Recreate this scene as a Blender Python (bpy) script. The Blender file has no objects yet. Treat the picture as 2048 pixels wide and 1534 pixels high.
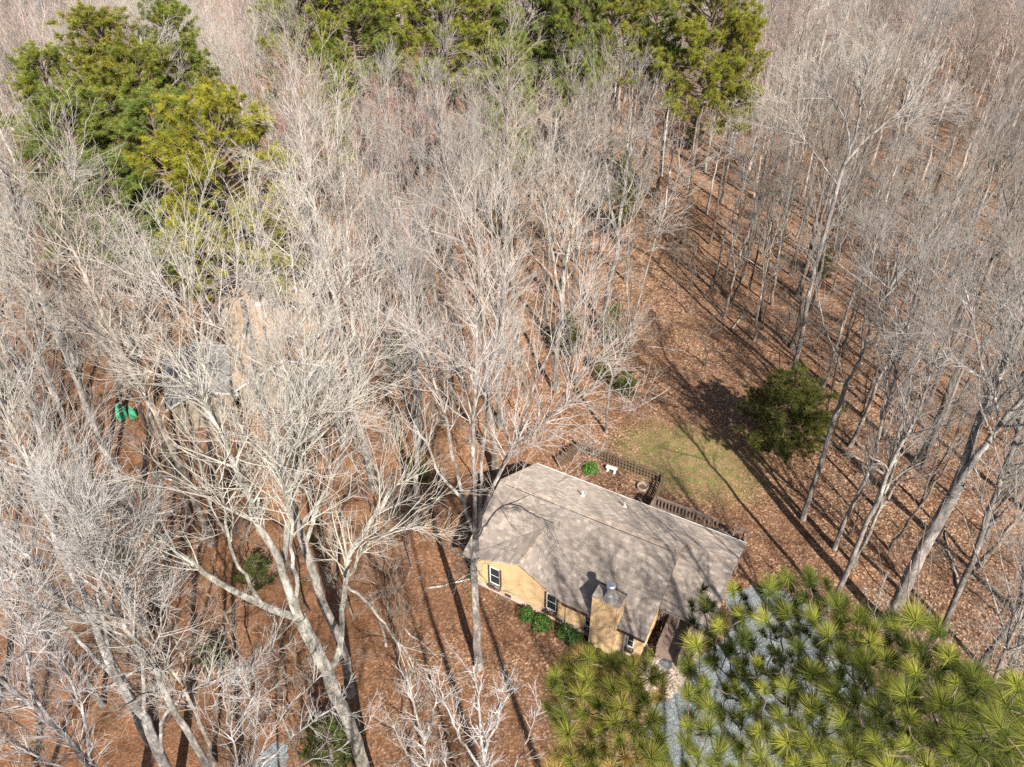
import bpy, bmesh, math, random
import numpy as np
from mathutils import Matrix, Vector

random.seed(7)
SC = bpy.context.scene
COL = SC.collection
# ------------------------------------------------------------------ camera, sky, sun, exposure
CAM_H, PITCH, FPX, ROLL = 38.0, 0.631, 1445.9, -0.01
FW = np.array([0, math.cos(PITCH), -math.sin(PITCH)])
UP0 = np.array([0, math.sin(PITCH), math.cos(PITCH)])
RI0 = np.array([1.0, 0, 0])
RIGHT = RI0 * math.cos(ROLL) + UP0 * math.sin(ROLL)
UP = UP0 * math.cos(ROLL) - RI0 * math.sin(ROLL)
CAMP = np.array([0, 0, CAM_H])
cam = bpy.data.cameras.new('camera')
cam.sensor_width = 36.0
cam.lens = FPX / 2048 * 36
cam.clip_start, cam.clip_end = 0.1, 3000
co = bpy.data.objects.new('camera', cam)
COL.objects.link(co)
m = Matrix.Identity(4)
for i in range(3):
    m[i][0], m[i][1], m[i][2], m[i][3] = RIGHT[i], UP[i], -FW[i], CAMP[i]
co.matrix_world = m
SC.camera = co

SUN_EL, SUN_AZ = math.radians(39), math.radians(162)      # azimuth clockwise from +Y of the direction towards the sun
W = bpy.data.worlds.new('World'); SC.world = W
W.use_nodes = True
wn = W.node_tree
sky = wn.nodes.new('ShaderNodeTexSky'); sky.sky_type = 'NISHITA'; sky.sun_disc = False
sky.sun_elevation = SUN_EL; sky.sun_rotation = SUN_AZ
sky.air_density = 1.0; sky.dust_density = 1.5
bg = wn.nodes['Background']; bg.inputs[1].default_value = 0.085
wn.links.new(sky.outputs[0], bg.inputs[0])
sl = bpy.data.lights.new('sun', 'SUN'); sl.energy = 5.0; sl.angle = math.radians(0.5); sl.color = (1.0, 0.94, 0.85)
so = bpy.data.objects.new('sun', sl); COL.objects.link(so)
sd = Vector((math.sin(SUN_AZ) * math.cos(SUN_EL), math.cos(SUN_AZ) * math.cos(SUN_EL), math.sin(SUN_EL)))
so.rotation_euler = sd.to_track_quat('Z', 'Y').to_euler(); so.location = (20, -40, 80)
SC.view_settings.view_transform = 'Standard'; SC.view_settings.look = 'None'
SC.view_settings.exposure = 0.85; SC.view_settings.gamma = 1.0
SC.cycles.use_denoising = False
SC.cycles.max_bounces = 4; SC.cycles.diffuse_bounces = 2; SC.cycles.glossy_bounces = 2
SC.cycles.transmission_bounces = 2; SC.cycles.transparent_max_bounces = 4
SC.cycles.caustics_reflective = False; SC.cycles.caustics_refractive = False

# ------------------------------------------------------------------ helpers
def ray(px, py):
    return FW + RIGHT * ((px - 1024) / FPX) - UP * ((py - 767) / FPX)
def at(px, py, z=0.0):
    d = ray(px, py); return CAMP + d * ((z - CAM_H) / d[2])
def at_y(px, py, y):
    d = ray(px, py); return CAMP + d * (y / d[1])
def proj(p):
    q = np.asarray(p, float) - CAMP; w = q @ FW
    return 1024 + FPX * (q @ RIGHT) / w, 767 - FPX * (q @ UP) / w
HX, HY, HTH = 1.681, 38.5, -0.53          # the house's far-left eave corner and heading
HC, HS = math.cos(HTH), math.sin(HTH)
def hloc(u, v, z=0.0):                    # house coordinates (u along the ridge, v towards the camera) -> world
    return np.array([HX + u * HC + v * HS, HY + u * HS - v * HC, z])
def to_house(p):
    a, b = p[0] - HX, p[1] - HY
    return a * HC + b * HS, a * HS - b * HC

def tag(o, label=None, cat=None, group=None, kind=None):
    if label: o['label'] = label
    if cat: o['category'] = cat
    if group: o['group'] = group
    if kind: o['kind'] = kind
    return o
def empty(name, loc=(0, 0, 0), rz=0.0):
    o = bpy.data.objects.new(name, None); o.location = loc; o.rotation_euler = (0, 0, rz)
    o.empty_display_size = 0.3
    COL.objects.link(o); return o
def link(name, me, parent=None):
    o = bpy.data.objects.new(name, me); COL.objects.link(o)
    if parent is not None: o.parent = parent
    return o
def copy_tree(o, parent=None):
    c = o.copy(); COL.objects.link(c)
    if parent is not None: c.parent = parent
    for ch in o.children: copy_tree(ch, c)
    return c

class MB:
    """collects boxes, bars and polygons (house coordinates u, v, z when flip is on) into one mesh"""
    def __init__(s, flip=True): s.bm = bmesh.new(); s.f = -1.0 if flip else 1.0
    def P(s, p): return Vector((p[0], s.f * p[1], p[2]))
    def box(s, a, b):
        vs = [s.bm.verts.new(s.P((x, y, z))) for x in (a[0], b[0]) for y in (a[1], b[1]) for z in (a[2], b[2])]
        for q in ((0, 1, 3, 2), (4, 6, 7, 5), (0, 4, 5, 1), (2, 3, 7, 6), (0, 2, 6, 4), (1, 5, 7, 3)):
            s.bm.faces.new([vs[i] for i in q])
        return s
    def poly(s, pts):
        s.bm.faces.new([s.bm.verts.new(s.P(p)) for p in pts]); return s
    def prism(s, pts, d):                     # polygon extruded by the vector d
        n = len(pts); d = Vector((d[0], s.f * d[1], d[2]))
        a = [s.bm.verts.new(s.P(p)) for p in pts]; b = [s.bm.verts.new(v.co + d) for v in a]
        s.bm.faces.new(a); s.bm.faces.new(b[::-1])
        for i in range(n): s.bm.faces.new((a[i], a[(i + 1) % n], b[(i + 1) % n], b[i]))
        return s
    def bar(s, p, q, w, h):                   # rectangular bar between two points
        p, q = s.P(p), s.P(q); t = (q - p).normalized()
        n = t.cross(Vector((0, 0, 1)))
        n = n.normalized() if n.length > 1e-4 else Vector((1, 0, 0))
        b = n.cross(t).normalized()
        vs = [s.bm.verts.new(c + n * (i * w / 2) + b * (j * h / 2)) for c in (p, q) for i, j in ((-1, -1), (1, -1), (1, 1), (-1, 1))]
        for f in ((0, 1, 2, 3), (7, 6, 5, 4), (0, 4, 5, 1), (1, 5, 6, 2), (2, 6, 7, 3), (3, 7, 4, 0)):
            s.bm.faces.new([vs[i] for i in f])
        return s
    def lathe(s, c, prof, n=18):              # profile of (radius, z) turned about a vertical axis
        c = s.P(c); rings = []
        for r, z in prof:
            rings.append([s.bm.verts.new((c.x + r * math.cos(6.2832 * k / n), c.y + r * math.sin(6.2832 * k / n), c.z + z)) for k in range(n)])
        for a, b in zip(rings, rings[1:]):
            for k in range(n): s.bm.faces.new((a[k], a[(k + 1) % n], b[(k + 1) % n], b[k]))
        s.bm.faces.new(rings[0][::-1]); s.bm.faces.new(rings[-1])
        return s
    def build(s, name, mat, parent=None, bevel=0.0, smooth=False):
        bmesh.ops.recalc_face_normals(s.bm, faces=s.bm.faces)
        me = bpy.data.meshes.new(name); s.bm.to_mesh(me); s.bm.free()
        me.materials.append(mat)
        if smooth: me.shade_smooth()
        o = link(name, me, parent)
        if bevel:
            b = o.modifiers.new('bevel', 'BEVEL'); b.width = bevel; b.segments = 2; b.limit_method = 'ANGLE'
        return o

def mesh_from(name, V, F, mats, fmat=None, tint=None, smooth=False):
    """V (n,3); F (m,k) with one k"""
    me = bpy.data.meshes.new(name)
    V = np.ascontiguousarray(V, np.float32); F = np.ascontiguousarray(F, np.int32)
    mf, k = F.shape
    me.vertices.add(len(V)); me.vertices.foreach_set('co', V.ravel())
    me.loops.add(mf * k); me.loops.foreach_set('vertex_index', F.ravel())
    me.polygons.add(mf); me.polygons.foreach_set('loop_start', np.arange(0, mf * k, k, dtype=np.int32))
    me.polygons.foreach_set('use_smooth', np.full(mf, smooth))
    for mt in mats: me.materials.append(mt)
    if fmat is not None: me.polygons.foreach_set('material_index', np.asarray(fmat, np.int32))
    if tint is not None:
        at_ = me.attributes.new('tint', 'FLOAT_COLOR', 'POINT')
        c = np.ones((len(V), 4), np.float32); c[:, :3] = tint
        at_.data.foreach_set('color', c.ravel())
    me.update(calc_edges=True)
    return me

# ------------------------------------------------------------------ materials
class NT:
    def __init__(s, name):
        s.m = bpy.data.materials.new(name); s.m.use_nodes = True
        s.t = s.m.node_tree; s.b = s.t.nodes['Principled BSDF']
        s.b.inputs['Specular IOR Level'].default_value = 0.25
        if 'Diffuse Roughness' in s.b.inputs: s.b.inputs['Diffuse Roughness'].default_value = 0.8
    def n(s, kind, **kw):
        o = s.t.nodes.new('ShaderNode' + kind)
        for k, v in kw.items():
            if k.startswith('_'): setattr(o, k[1:], v)
            else: o.inputs[k.replace('__', ' ')].default_value = v
        return o
    def l(s, a, b): s.t.links.new(a, b)
    def noise(s, vec, scale, detail=4, rough=0.55):
        o = s.n('TexNoise', Scale=scale, Detail=detail, Roughness=rough)
        if vec is not None: s.l(vec, o.inputs['Vector'])
        return o.outputs['Fac']
    def ramp(s, fac, stops, const=False):
        r = s.n('ValToRGB'); e = r.color_ramp.elements
        while len(e) < len(stops): e.new(0.5)
        for x, (p, c) in zip(e, stops):
            x.position = p; x.color = (c[0], c[1], c[2], 1) if hasattr(c, '__len__') else (c, c, c, 1)
        if const: r.color_ramp.interpolation = 'CONSTANT'
        s.l(fac, r.inputs[0]); return r.outputs[0]
    def mix(s, fac, a, b, mode='MIX'):
        o = s.n('Mix', _data_type='RGBA', _blend_type=mode)
        for x, i in ((fac, 0), (a, 6), (b, 7)):
            if hasattr(x, 'links'): s.l(x, o.inputs[i])
            elif hasattr(x, '__len__'): o.inputs[i].default_value = (x[0], x[1], x[2], 1)
            else: o.inputs[i].default_value = x
        return o.outputs[2]
    def bump(s, h, strength, dist=0.02):
        o = s.n('Bump', Strength=strength, Distance=dist); s.l(h, o.inputs['Height']); s.l(o.outputs[0], s.b.inputs['Normal'])
    def coord(s, which='Object', scale=None):
        o = s.n('TexCoord').outputs[which]
        if scale:
            mp = s.n('Mapping'); mp.inputs['Scale'].default_value = scale; s.l(o, mp.inputs[0]); o = mp.outputs[0]
        return o
    def done(s, col, rough=0.85):
        if hasattr(col, 'links'): s.l(col, s.b.inputs['Base Color'])
        else: s.b.inputs['Base Color'].default_value = (*col, 1)
        s.b.inputs['Roughness'].default_value = rough
        return s.m

def mat_plain(name, col, rough=0.7, var=0.25, scale=6.0, metal=0.0, bump=0.0):
    t = NT(name); c = t.coord(); f = t.noise(c, scale, 5)
    t.b.inputs['Metallic'].default_value = metal
    if bump: t.bump(f, bump)
    return t.done(t.ramp(f, [(0.3, [x * (1 - var) for x in col]), (0.7, [min(1, x * (1 + var)) for x in col])]), rough)

def mat_bark(name, zpale):
    t = NT(name); c = t.coord(scale=(1, 1, 0.35))
    oi = t.n('ObjectInfo')
    f1 = t.noise(c, 2.4, 6, 0.72); f2 = t.noise(c, 14.0, 4, 0.7)
    lich = t.ramp(f1, [(0.38, 0.38), (0.47, 0.75), (0.54, 1.05), (0.64, 1.8)])
    fis = t.ramp(f2, [(0.3, 0.5), (0.58, 1.1)])
    k = t.mix(1.0, lich, fis, 'MULTIPLY')
    col = t.mix(1.0, oi.outputs['Color'], k, 'MULTIPLY')
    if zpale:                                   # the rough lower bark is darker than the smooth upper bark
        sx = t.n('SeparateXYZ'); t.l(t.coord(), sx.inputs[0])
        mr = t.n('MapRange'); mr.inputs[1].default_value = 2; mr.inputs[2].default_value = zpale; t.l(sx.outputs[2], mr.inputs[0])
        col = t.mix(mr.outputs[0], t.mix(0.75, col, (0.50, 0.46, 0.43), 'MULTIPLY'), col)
    t.bump(f2, 0.6, 0.03)
    return t.done(col, 0.9)
def mat_twig():
    t = NT('twig_bark'); oi = t.n('ObjectInfo'); f = t.noise(t.coord(), 1.3, 3)
    return t.done(t.mix(1.0, oi.outputs['Color'], t.ramp(f, [(0.35, 0.95), (0.65, 1.45)]), 'MULTIPLY'), 0.85)
def mat_tint(name, trans=0.42, rough=0.55):
    t = NT(name); a = t.n('Attribute', _attribute_name='tint')
    oi = t.n('ObjectInfo')
    c = t.mix(1.0, a.outputs['Color'], oi.outputs['Color'], 'MULTIPLY')
    m_ = t.done(c, rough)
    tr = t.n('BsdfTranslucent'); t.l(c, tr.inputs[0])
    ms = t.n('MixShader'); ms.inputs[0].default_value = trans
    out = t.t.nodes['Material Output']
    t.l(t.b.outputs[0], ms.inputs[1]); t.l(tr.outputs[0], ms.inputs[2]); t.l(ms.outputs[0], out.inputs[0])
    return m_

def mat_ground():
    t = NT('leaf_litter'); g = t.n('NewGeometry').outputs['Position']
    vo = t.n('TexVoronoi', Scale=9.0, Randomness=1.0); t.l(g, vo.inputs['Vector'])
    hs = t.n('SeparateColor'); t.l(vo.outputs['Color'], hs.inputs[0])
    leaf = t.ramp(hs.outputs[0], [(0.0, (0.045, 0.024, 0.015)), (0.3, (0.120, 0.063, 0.036)), (0.62, (0.188, 0.104, 0.060)), (0.86, (0.285, 0.175, 0.108)), (1.0, (0.45, 0.33, 0.235))])
    big = t.noise(g, 0.09, 5, 0.6); mid = t.noise(g, 0.7, 5, 0.65)
    straw = t.ramp(t.noise(g, 5.0, 6, 0.7), [(0.25, (0.10, 0.042, 0.019)), (0.55, (0.195, 0.094, 0.045)), (0.8, (0.30, 0.165, 0.085))])
    # more pine straw on the house's far-left side, more dry oak leaves on the right
    sx = t.n('SeparateXYZ'); t.l(g, sx.inputs[0])
    mr = t.n('MapRange'); mr.inputs[1].default_value = 9; mr.inputs[2].default_value = -10; t.l(sx.outputs[0], mr.inputs[0])
    ad = t.n('Math', _operation='MULTIPLY_ADD'); t.l(mr.outputs[0], ad.inputs[0]); ad.inputs[1].default_value = 0.55; t.l(t.ramp(big, [(0.4, 0.0), (0.6, 0.35)]), ad.inputs[2])
    col = t.mix(ad.outputs[0], leaf, straw)
    col = t.mix(1.0, col, t.ramp(mid, [(0.28, 0.62), (0.5, 1.0), (0.72, 1.28)]), 'MULTIPLY')
    col = t.mix(1.0, col, t.ramp(t.noise(g, 0.16, 6, 0.7), [(0.32, (0.70, 0.66, 0.66)), (0.5, (1, 1, 1)), (0.66, (1.22, 1.2, 1.16))]), 'MULTIPLY')
    col = t.mix(t.ramp(t.noise(g, 0.42, 6, 0.75), [(0.60, 0.0), (0.70, 0.4)]), col, (0.10, 0.105, 0.035))
    # bare, slightly grey soil patches
    col = t.mix(t.ramp(t.noise(g, 0.35, 4), [(0.58, 0.0), (0.75, 0.45)]), col, (0.17, 0.10, 0.07))
    # thin lawn by the house
    def blob(x, y, rx, ry, rot):
        mp = t.n('Mapping', _vector_type='TEXTURE'); mp.inputs['Location'].default_value = (x, y, 0)
        mp.inputs['Rotation'].default_value = (0, 0, rot); mp.inputs['Scale'].default_value = (rx, ry, 1e6)
        t.l(g, mp.inputs[0]); le = t.n('VectorMath', _operation='LENGTH'); t.l(mp.outputs[0], le.inputs[0])
        nz = t.n('Math', _operation='MULTIPLY_ADD'); t.l(t.noise(g, 0.6, 6, 0.7), nz.inputs[0]); nz.inputs[1].default_value = 0.4; t.l(le.outputs['Value'], nz.inputs[2])
        return t.ramp(nz.outputs[0], [(0.6, 1.0), (1.05, 0.0)]), nz
    lawn, _ = blob(13.8, 41.8, 8.6, 6.6, -0.5)
    gr = t.ramp(t.noise(g, 9.0, 5, 0.7), [(0.3, (0.11, 0.085, 0.04)), (0.5, (0.25, 0.18, 0.085)), (0.75, (0.38, 0.29, 0.16))])
    moss = t.ramp(t.noise(g, 1.1, 5, 0.7), [(0.40, 0.0), (0.62, 0.9)])
    gr = t.mix(moss, gr, t.ramp(t.noise(g, 12.0, 4), [(0.3, (0.05, 0.085, 0.015)), (0.7, (0.14, 0.18, 0.035))]))
    fac = t.n('Math', _operation='MULTIPLY'); t.l(lawn, fac.inputs[0]); t.l(t.ramp(t.noise(g, 2.2, 5, 0.7), [(0.34, 0.1), (0.58, 0.9)]), fac.inputs[1])
    col = t.mix(fac.outputs[0], col, gr)
    t.bump(vo.outputs['Distance'], 1.0, 0.06)
    return t.done(col, 0.95)

def mat_gravel(name, stops, scale=22.0):
    t = NT(name); g = t.n('NewGeometry').outputs['Position']
    vo = t.n('TexVoronoi', Scale=scale); t.l(g, vo.inputs['Vector'])
    hs = t.n('SeparateColor'); t.l(vo.outputs['Color'], hs.inputs[0])
    c = t.ramp(hs.outputs[0], stops)
    c = t.mix(1.0, c, t.ramp(t.noise(g, 0.8, 5, 0.7), [(0.3, 0.72), (0.7, 1.15)]), 'MULTIPLY')
    dead = t.ramp(t.noise(g, 2.5, 6, 0.75), [(0.57, 0.0), (0.66, 0.85)])
    c = t.mix(dead, c, (0.20, 0.10, 0.055))
    t.bump(vo.outputs['Distance'], 0.8, 0.03)
    return t.done(c, 0.95)

def mat_shingle(name, swap=False, warm=(1.0, 1.0, 1.0)):
    t = NT(name); c = t.coord()
    mp = t.n('Mapping'); mp.inputs['Rotation'].default_value = (0, 0, math.pi / 2 if swap else 0); t.l(c, mp.inputs[0])
    br = t.n('TexBrick', Scale=1.0, Mortar__Size=0.012, Brick__Width=0.34, Row__Height=0.185, Bias=0.0)
    br.offset = 0.37; t.l(mp.outputs[0], br.inputs['Vector'])
    br.inputs['Color1'].default_value = (0, 0, 0, 1); br.inputs['Color2'].default_value = (1, 1, 1, 1); br.inputs['Mortar'].default_value = (0.2, 0.2, 0.2, 1)
    w = t.n('TexWhiteNoise')
    sn = t.n('VectorMath', _operation='SNAP'); t.l(mp.outputs[0], sn.inputs[0]); sn.inputs[1].default_value = (0.34, 0.185, 10)
    t.l(sn.outputs[0], w.inputs['Vector'])
    f = t.mix(0.5, br.outputs['Color'], w.outputs['Color'])
    col = t.ramp(f, [(p, [a * b for a, b in zip(c_, warm)]) for p, c_ in ((0.12, (0.215, 0.178, 0.150)), (0.5, (0.285, 0.240, 0.204)), (0.88, (0.40, 0.344, 0.292)))])
    col = t.mix(1.0, col, t.ramp(t.noise(c, 0.45, 5, 0.65), [(0.3, 0.88), (0.7, 1.08)]), 'MULTIPLY')
    col = t.mix(t.ramp(t.noise(c, 3.2, 6, 0.75), [(0.62, 0.0), (0.76, 0.25)]), col, (0.19, 0.15, 0.12))
    t.bump(br.outputs['Fac'], -0.5, 0.02)
    return t.done(col, 0.95)
def mat_siding(name, col, plank=0.2):
    t = NT(name); c = t.coord()
    sx = t.n('SeparateXYZ'); t.l(c, sx.inputs[0])
    md = t.n('Math', _operation='FRACT'); dv = t.n('Math', _operation='DIVIDE'); t.l(sx.outputs[2], dv.inputs[0]); dv.inputs[1].default_value = plank
    t.l(dv.outputs[0], md.inputs[0])
    line = t.ramp(md.outputs[0], [(0.0, 0.45), (0.07, 0.95), (0.12, 1.0), (1.0, 1.0)])
    k = t.mix(1.0, t.ramp(t.noise(t.coord(scale=(0.8, 0.8, 6)), 2.0, 4), [(0.3, [x * 0.88 for x in col]), (0.7, [x * 1.1 for x in col])]), line, 'MULTIPLY')
    t.bump(md.outputs[0], 0.5, 0.02)
    return t.done(k, 0.75)
def mat_brick(name):
    t = NT(name); c = t.coord()
    sx = t.n('SeparateXYZ'); t.l(c, sx.inputs[0]); ad = t.n('Math', _operation='ADD'); t.l(sx.outputs[0], ad.inputs[0]); t.l(sx.outputs[1], ad.inputs[1])
    cb = t.n('CombineXYZ'); t.l(ad.outputs[0], cb.inputs[0]); t.l(sx.outputs[2], cb.inputs[1])
    br = t.n('TexBrick', Scale=1.0, Mortar__Size=0.008, Brick__Width=0.21, Row__Height=0.075); t.l(cb.outputs[0], br.inputs['Vector'])
    br.inputs['Color1'].default_value = (0.40, 0.25, 0.18, 1); br.inputs['Color2'].default_value = (0.50, 0.34, 0.26, 1); br.inputs['Mortar'].default_value = (0.55, 0.48, 0.42, 1)
    t.bump(br.outputs['Fac'], -0.4, 0.01)
    return t.done(br.outputs['Color'], 0.9)
def mat_wood(name, col):
    t = NT(name); f = t.noise(t.coord(scale=(3, 3, 3)), 4.0, 6, 0.7)
    return t.done(t.ramp(f, [(0.25, [x * 0.6 for x in col]), (0.75, [x * 1.35 for x in col])]), 0.85)

M = dict(
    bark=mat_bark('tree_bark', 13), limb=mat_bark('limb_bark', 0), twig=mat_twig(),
    pinebark=mat_plain('pine_bark', (0.17, 0.125, 0.10), 0.9, 0.5, 9, bump=0.5),
    needle=mat_tint('needles'), leaf=mat_tint('shrub_leaf', 0.25, 0.4),
    ground=mat_ground(),
    gravel=mat_gravel('blue_gravel', [(0, (0.085, 0.10, 0.105)), (0.5, (0.18, 0.205, 0.21)), (1, (0.34, 0.365, 0.37))]),
    pebble=mat_gravel('pea_gravel', [(0, (0.20, 0.14, 0.10)), (0.5, (0.40, 0.31, 0.24)), (1, (0.66, 0.58, 0.50))], 14),
    shingle=mat_shingle('shingles'), shingle2=mat_shingle('gable_shingles', True), ridge=mat_shingle('ridge_shingles', False, (1.14, 1.09, 1.05)),
    siding=mat_siding('yellow_siding', (0.47, 0.325, 0.178)), brick=mat_brick('foundation_brick'),
    fascia=mat_plain('brown_trim', (0.07, 0.042, 0.03), 0.6), white=mat_plain('white_paint', (0.62, 0.61, 0.59), 0.5, 0.08),
    dark=mat_plain('dark_grille', (0.05, 0.05, 0.055), 0.6), deckwood=mat_wood('deck_wood', (0.215, 0.155, 0.125)),
    fencewood=mat_wood('fence_wood', (0.125, 0.088, 0.060)), soil=mat_plain('potting_soil', (0.03, 0.022, 0.016), 0.95),
    metal=mat_plain('galvanised', (0.55, 0.56, 0.56), 0.38, 0.12, 4, metal=0.85), stone=mat_plain('pale_stone', (0.62, 0.60, 0.57), 0.85, 0.15),
    slab=mat_plain('slate_slab', (0.15, 0.16, 0.18), 0.8, 0.2), bed=mat_plain('mulch', (0.13, 0.065, 0.04), 0.95, 0.4, 20, bump=0.6),
    tan_roof=mat_shingle('tan_shingles', False, (1.0, .84, .66)), grey_roof=mat_plain('grey_shingles', (0.20, 0.195, 0.19), 0.9, 0.25, 5),
    tarp=mat_plain('green_tarp', (0.075, 0.33, 0.18), 0.6, 0.35, 3), wood_pale=mat_plain('pale_wall', (0.27, 0.225, 0.17), 0.8, 0.1),
)
g_ = NT('window_glass'); g_.b.inputs['Metallic'].default_value = 0.0
g_.b.inputs['Specular IOR Level'].default_value = 0.8
M['glass'] = g_.done((0.02, 0.025, 0.028), 0.06)

# ------------------------------------------------------------------ ground, drive, path
def ground_sheet():
    n = 120
    xs = np.sign(np.linspace(-1, 1, n)) * np.abs(np.linspace(-1, 1, n)) ** 2.2 * 900
    X, Y = np.meshgrid(xs, xs + 0.0); Y = Y + 45
    Z = -0.9 * (1 - np.exp(-(((X - 8) / 60) ** 2 + ((Y - 35) / 60) ** 2)) ) * 0.0
    V = np.stack([X, Y, Z], -1).reshape(-1, 3)
    i = np.arange(n * n).reshape(n, n)
    F = np.stack([i[:-1, :-1], i[:-1, 1:], i[1:, 1:], i[1:, :-1]], -1).reshape(-1, 4)
    o = link('ground', mesh_from('ground', V, F, [M['ground']])); o['kind'] = 'structure'
ground_sheet()
def sheet(name, px, mat, z, jag=0.12):
    pts = [at(a, b, 0)[:2] for a, b in px]
    rng = random.Random(len(pts)); out = []
    for (a, b) in zip(pts, pts[1:] + pts[:1]):
        for k in range(6):
            p = a + (b - a) * k / 6
            out.append((p[0] + rng.uniform(-jag, jag), p[1] + rng.uniform(-jag, jag), z))
    o = MB(False).poly(out).build(name, mat); o['kind'] = 'structure'
    return o
sheet('gravel_driveway', [(1452, 1188), (1500, 1172), (1570, 1185), (1640, 1222), (1700, 1290), (1780, 1420), (1880, 1640), (1240, 1640), (1285, 1500), (1300, 1420), (1345, 1345), (1420, 1300), (1462, 1262)], M['gravel'], 0.004)
sheet('gravel_path', [(1262, 1318), (1300, 1285), (1318, 1300), (1362, 1322), (1388, 1290), (1398, 1310), (1380, 1352), (1340, 1400), (1300, 1392), (1275, 1350)], M['pebble'], 0.008, 0.08)
sheet('gravel_pad', [(490, 1600), (515, 1540), (530, 1505), (548, 1482), (572, 1490), (578, 1515), (572, 1545), (560, 1620)], M['gravel'], 0.004)
# ------------------------------------------------------------------ the tan house
L_, LM, WD, WR, ZE, ZR = 15.16, 12.17, 9.79, 7.26, 2.77, 5.25
SL = (ZR - ZE) / (WD / 2)
UG, UGR, ZG = 4.14, 7.03, 4.46
VR = WD - (ZG - ZE) / SL                      # where the cross gable's ridge meets the main slope
house = empty('house', (HX, HY, 0), HTH)
tag(house, 'tan sided single storey house with grey brown shingle roof and square chimney', 'house')
def zf(v): return ZE + SL * v                 # far slope
def zn(v): return ZE + SL * (WD - v)          # near slope of the main roof
def zw(v): return ZE + SL * (WR - v)          # near slope of the entry wing
V0, V1, U0, U1, U2 = 0.42, 9.32, 0.42, 11.9, 14.78
b = MB(); b.box((U0 + .03, V0 + .03, -0.3), (U1 - .03, V1 - .03, 0.58)); b.box((U1 - 0.2, V0 + .05, -0.3), (U2 - .03, WR - 2.45, 0.57))
fnd = b.build('foundation', M['brick'], house)
def vent(u):
    MB().box((u, V1 - .05, .22), (u + .42, V1 + .02, .42)).build('foundation_vent', M['dark'], fnd)
vent(2.85); vent(6.45)
b = MB()
TH = 0.17
g = lambda v: (zf(v) if v < WD / 2 else zn(v)) - TH
b.prism([(U0, V0, .56), (U0, V1, .56), (U0, V1, g(V1)), (U0, WD / 2, g(WD / 2)), (U0, V0, g(V0))], (0.14, 0, 0))
b.prism([(U1 - .14, V0, .56), (U1 - .14, V1, .56), (U1 - .14, V1, g(V1)), (U1 - .14, WD / 2, g(WD / 2)), (U1 - .14, V0, g(V0))], (0.14, 0, 0))
b.box((U0 + .14, V0, .56), (U1 - .14, V0 + .14, g(V0)))
sg = (ZG - ZE) / UG; sg2 = (ZG - ZE) / (UGR - UG)
b.prism([(U0 + .14, V1 - .14, .56), (U1 - .14, V1 - .14, .56), (U1 - .14, V1 - .14, zn(V1) - TH), (UGR, V1 - .14, ZE + .02), (UG, V1 - .14, ZG - .17), (U0 + .14, V1 - .14, ZE + sg * (U0 + .14) - .17)], (0, 0.14, 0))
b.box((U1 + .002, V0 + .1, .55), (U2, V0 + .24, zf(V0) - TH)); b.box((U2 - .14, V0 + .24, .55), (U2, WR - 2.4, zf(V0) - TH)); b.box((U1 + .002, WR - 2.54, .55), (U2 - .14, WR - 2.4, zf(V0) - TH))
hg = lambda v: (zf(v) if v < WR / 2 else zw(v)) - TH
b.prism([(U2 - .14, V0 + .1, zf(V0) - TH - .002), (U2 - .14, WR - .45, zf(V0) - TH - .002), (U2 - .14, WR / 2, hg(WR / 2))], (0.14, 0, 0))
wall = b.build('wall', M['siding'], house)
# roof: one sheet of planar facets given thickness, dark trim on its edges
bm = bmesh.new(); vc = {}
def rv(u, v, z):
    k = (round(u, 3), round(v, 3), round(z, 3))
    if k not in vc: vc[k] = bm.verts.new((u, -v, z))
    return vc[k]
zr2 = zf(WR / 2)
main = [[(0, 0, ZE), (L_, 0, ZE), (L_, WR / 2, zr2), (LM, WR / 2, zr2), (LM, WD / 2, ZR), (0, WD / 2, ZR)],
        [(0, WD / 2, ZR), (LM, WD / 2, ZR), (LM, WD, ZE), (UGR, WD, ZE), (UG, VR, ZG), (0, WD, ZE)]]
for f in main: bm.faces.new([rv(*p) for p in f])
cross = [[(0, WD, ZE), (UG, VR, ZG), (UG, WD, ZG)], [(UG, VR, ZG), (UGR, WD, ZE), (UG, WD, ZG)]]
for f in cross:
    fc = bm.faces.new([rv(*p) for p in f]); fc.material_index = 2
bmesh.ops.recalc_face_normals(bm, faces=bm.faces)
if sum(f.normal.z for f in bm.faces) < 0: bmesh.ops.reverse_faces(bm, faces=bm.faces)
me = bpy.data.meshes.new('roof'); bm.to_mesh(me); bm.free()
for k in ('shingle', 'fascia', 'shingle2'): me.materials.append(M[k])
roof = link('roof', me, house)
sdm = roof.modifiers.new('thick', 'SOLIDIFY'); sdm.thickness = 0.15; sdm.offset = -1; sdm.material_offset = 0; sdm.material_offset_rim = 1
b = MB(); b.prism([(U1 - .05, WR / 2 + .002, zr2 - .002), (L_, WR / 2 + .002, zr2 - .002), (L_, WR, ZE), (U1 - .05, WR, ZE)], (0, 0, -.15))
b.build('entry_roof', M['shingle'], house)
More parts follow.
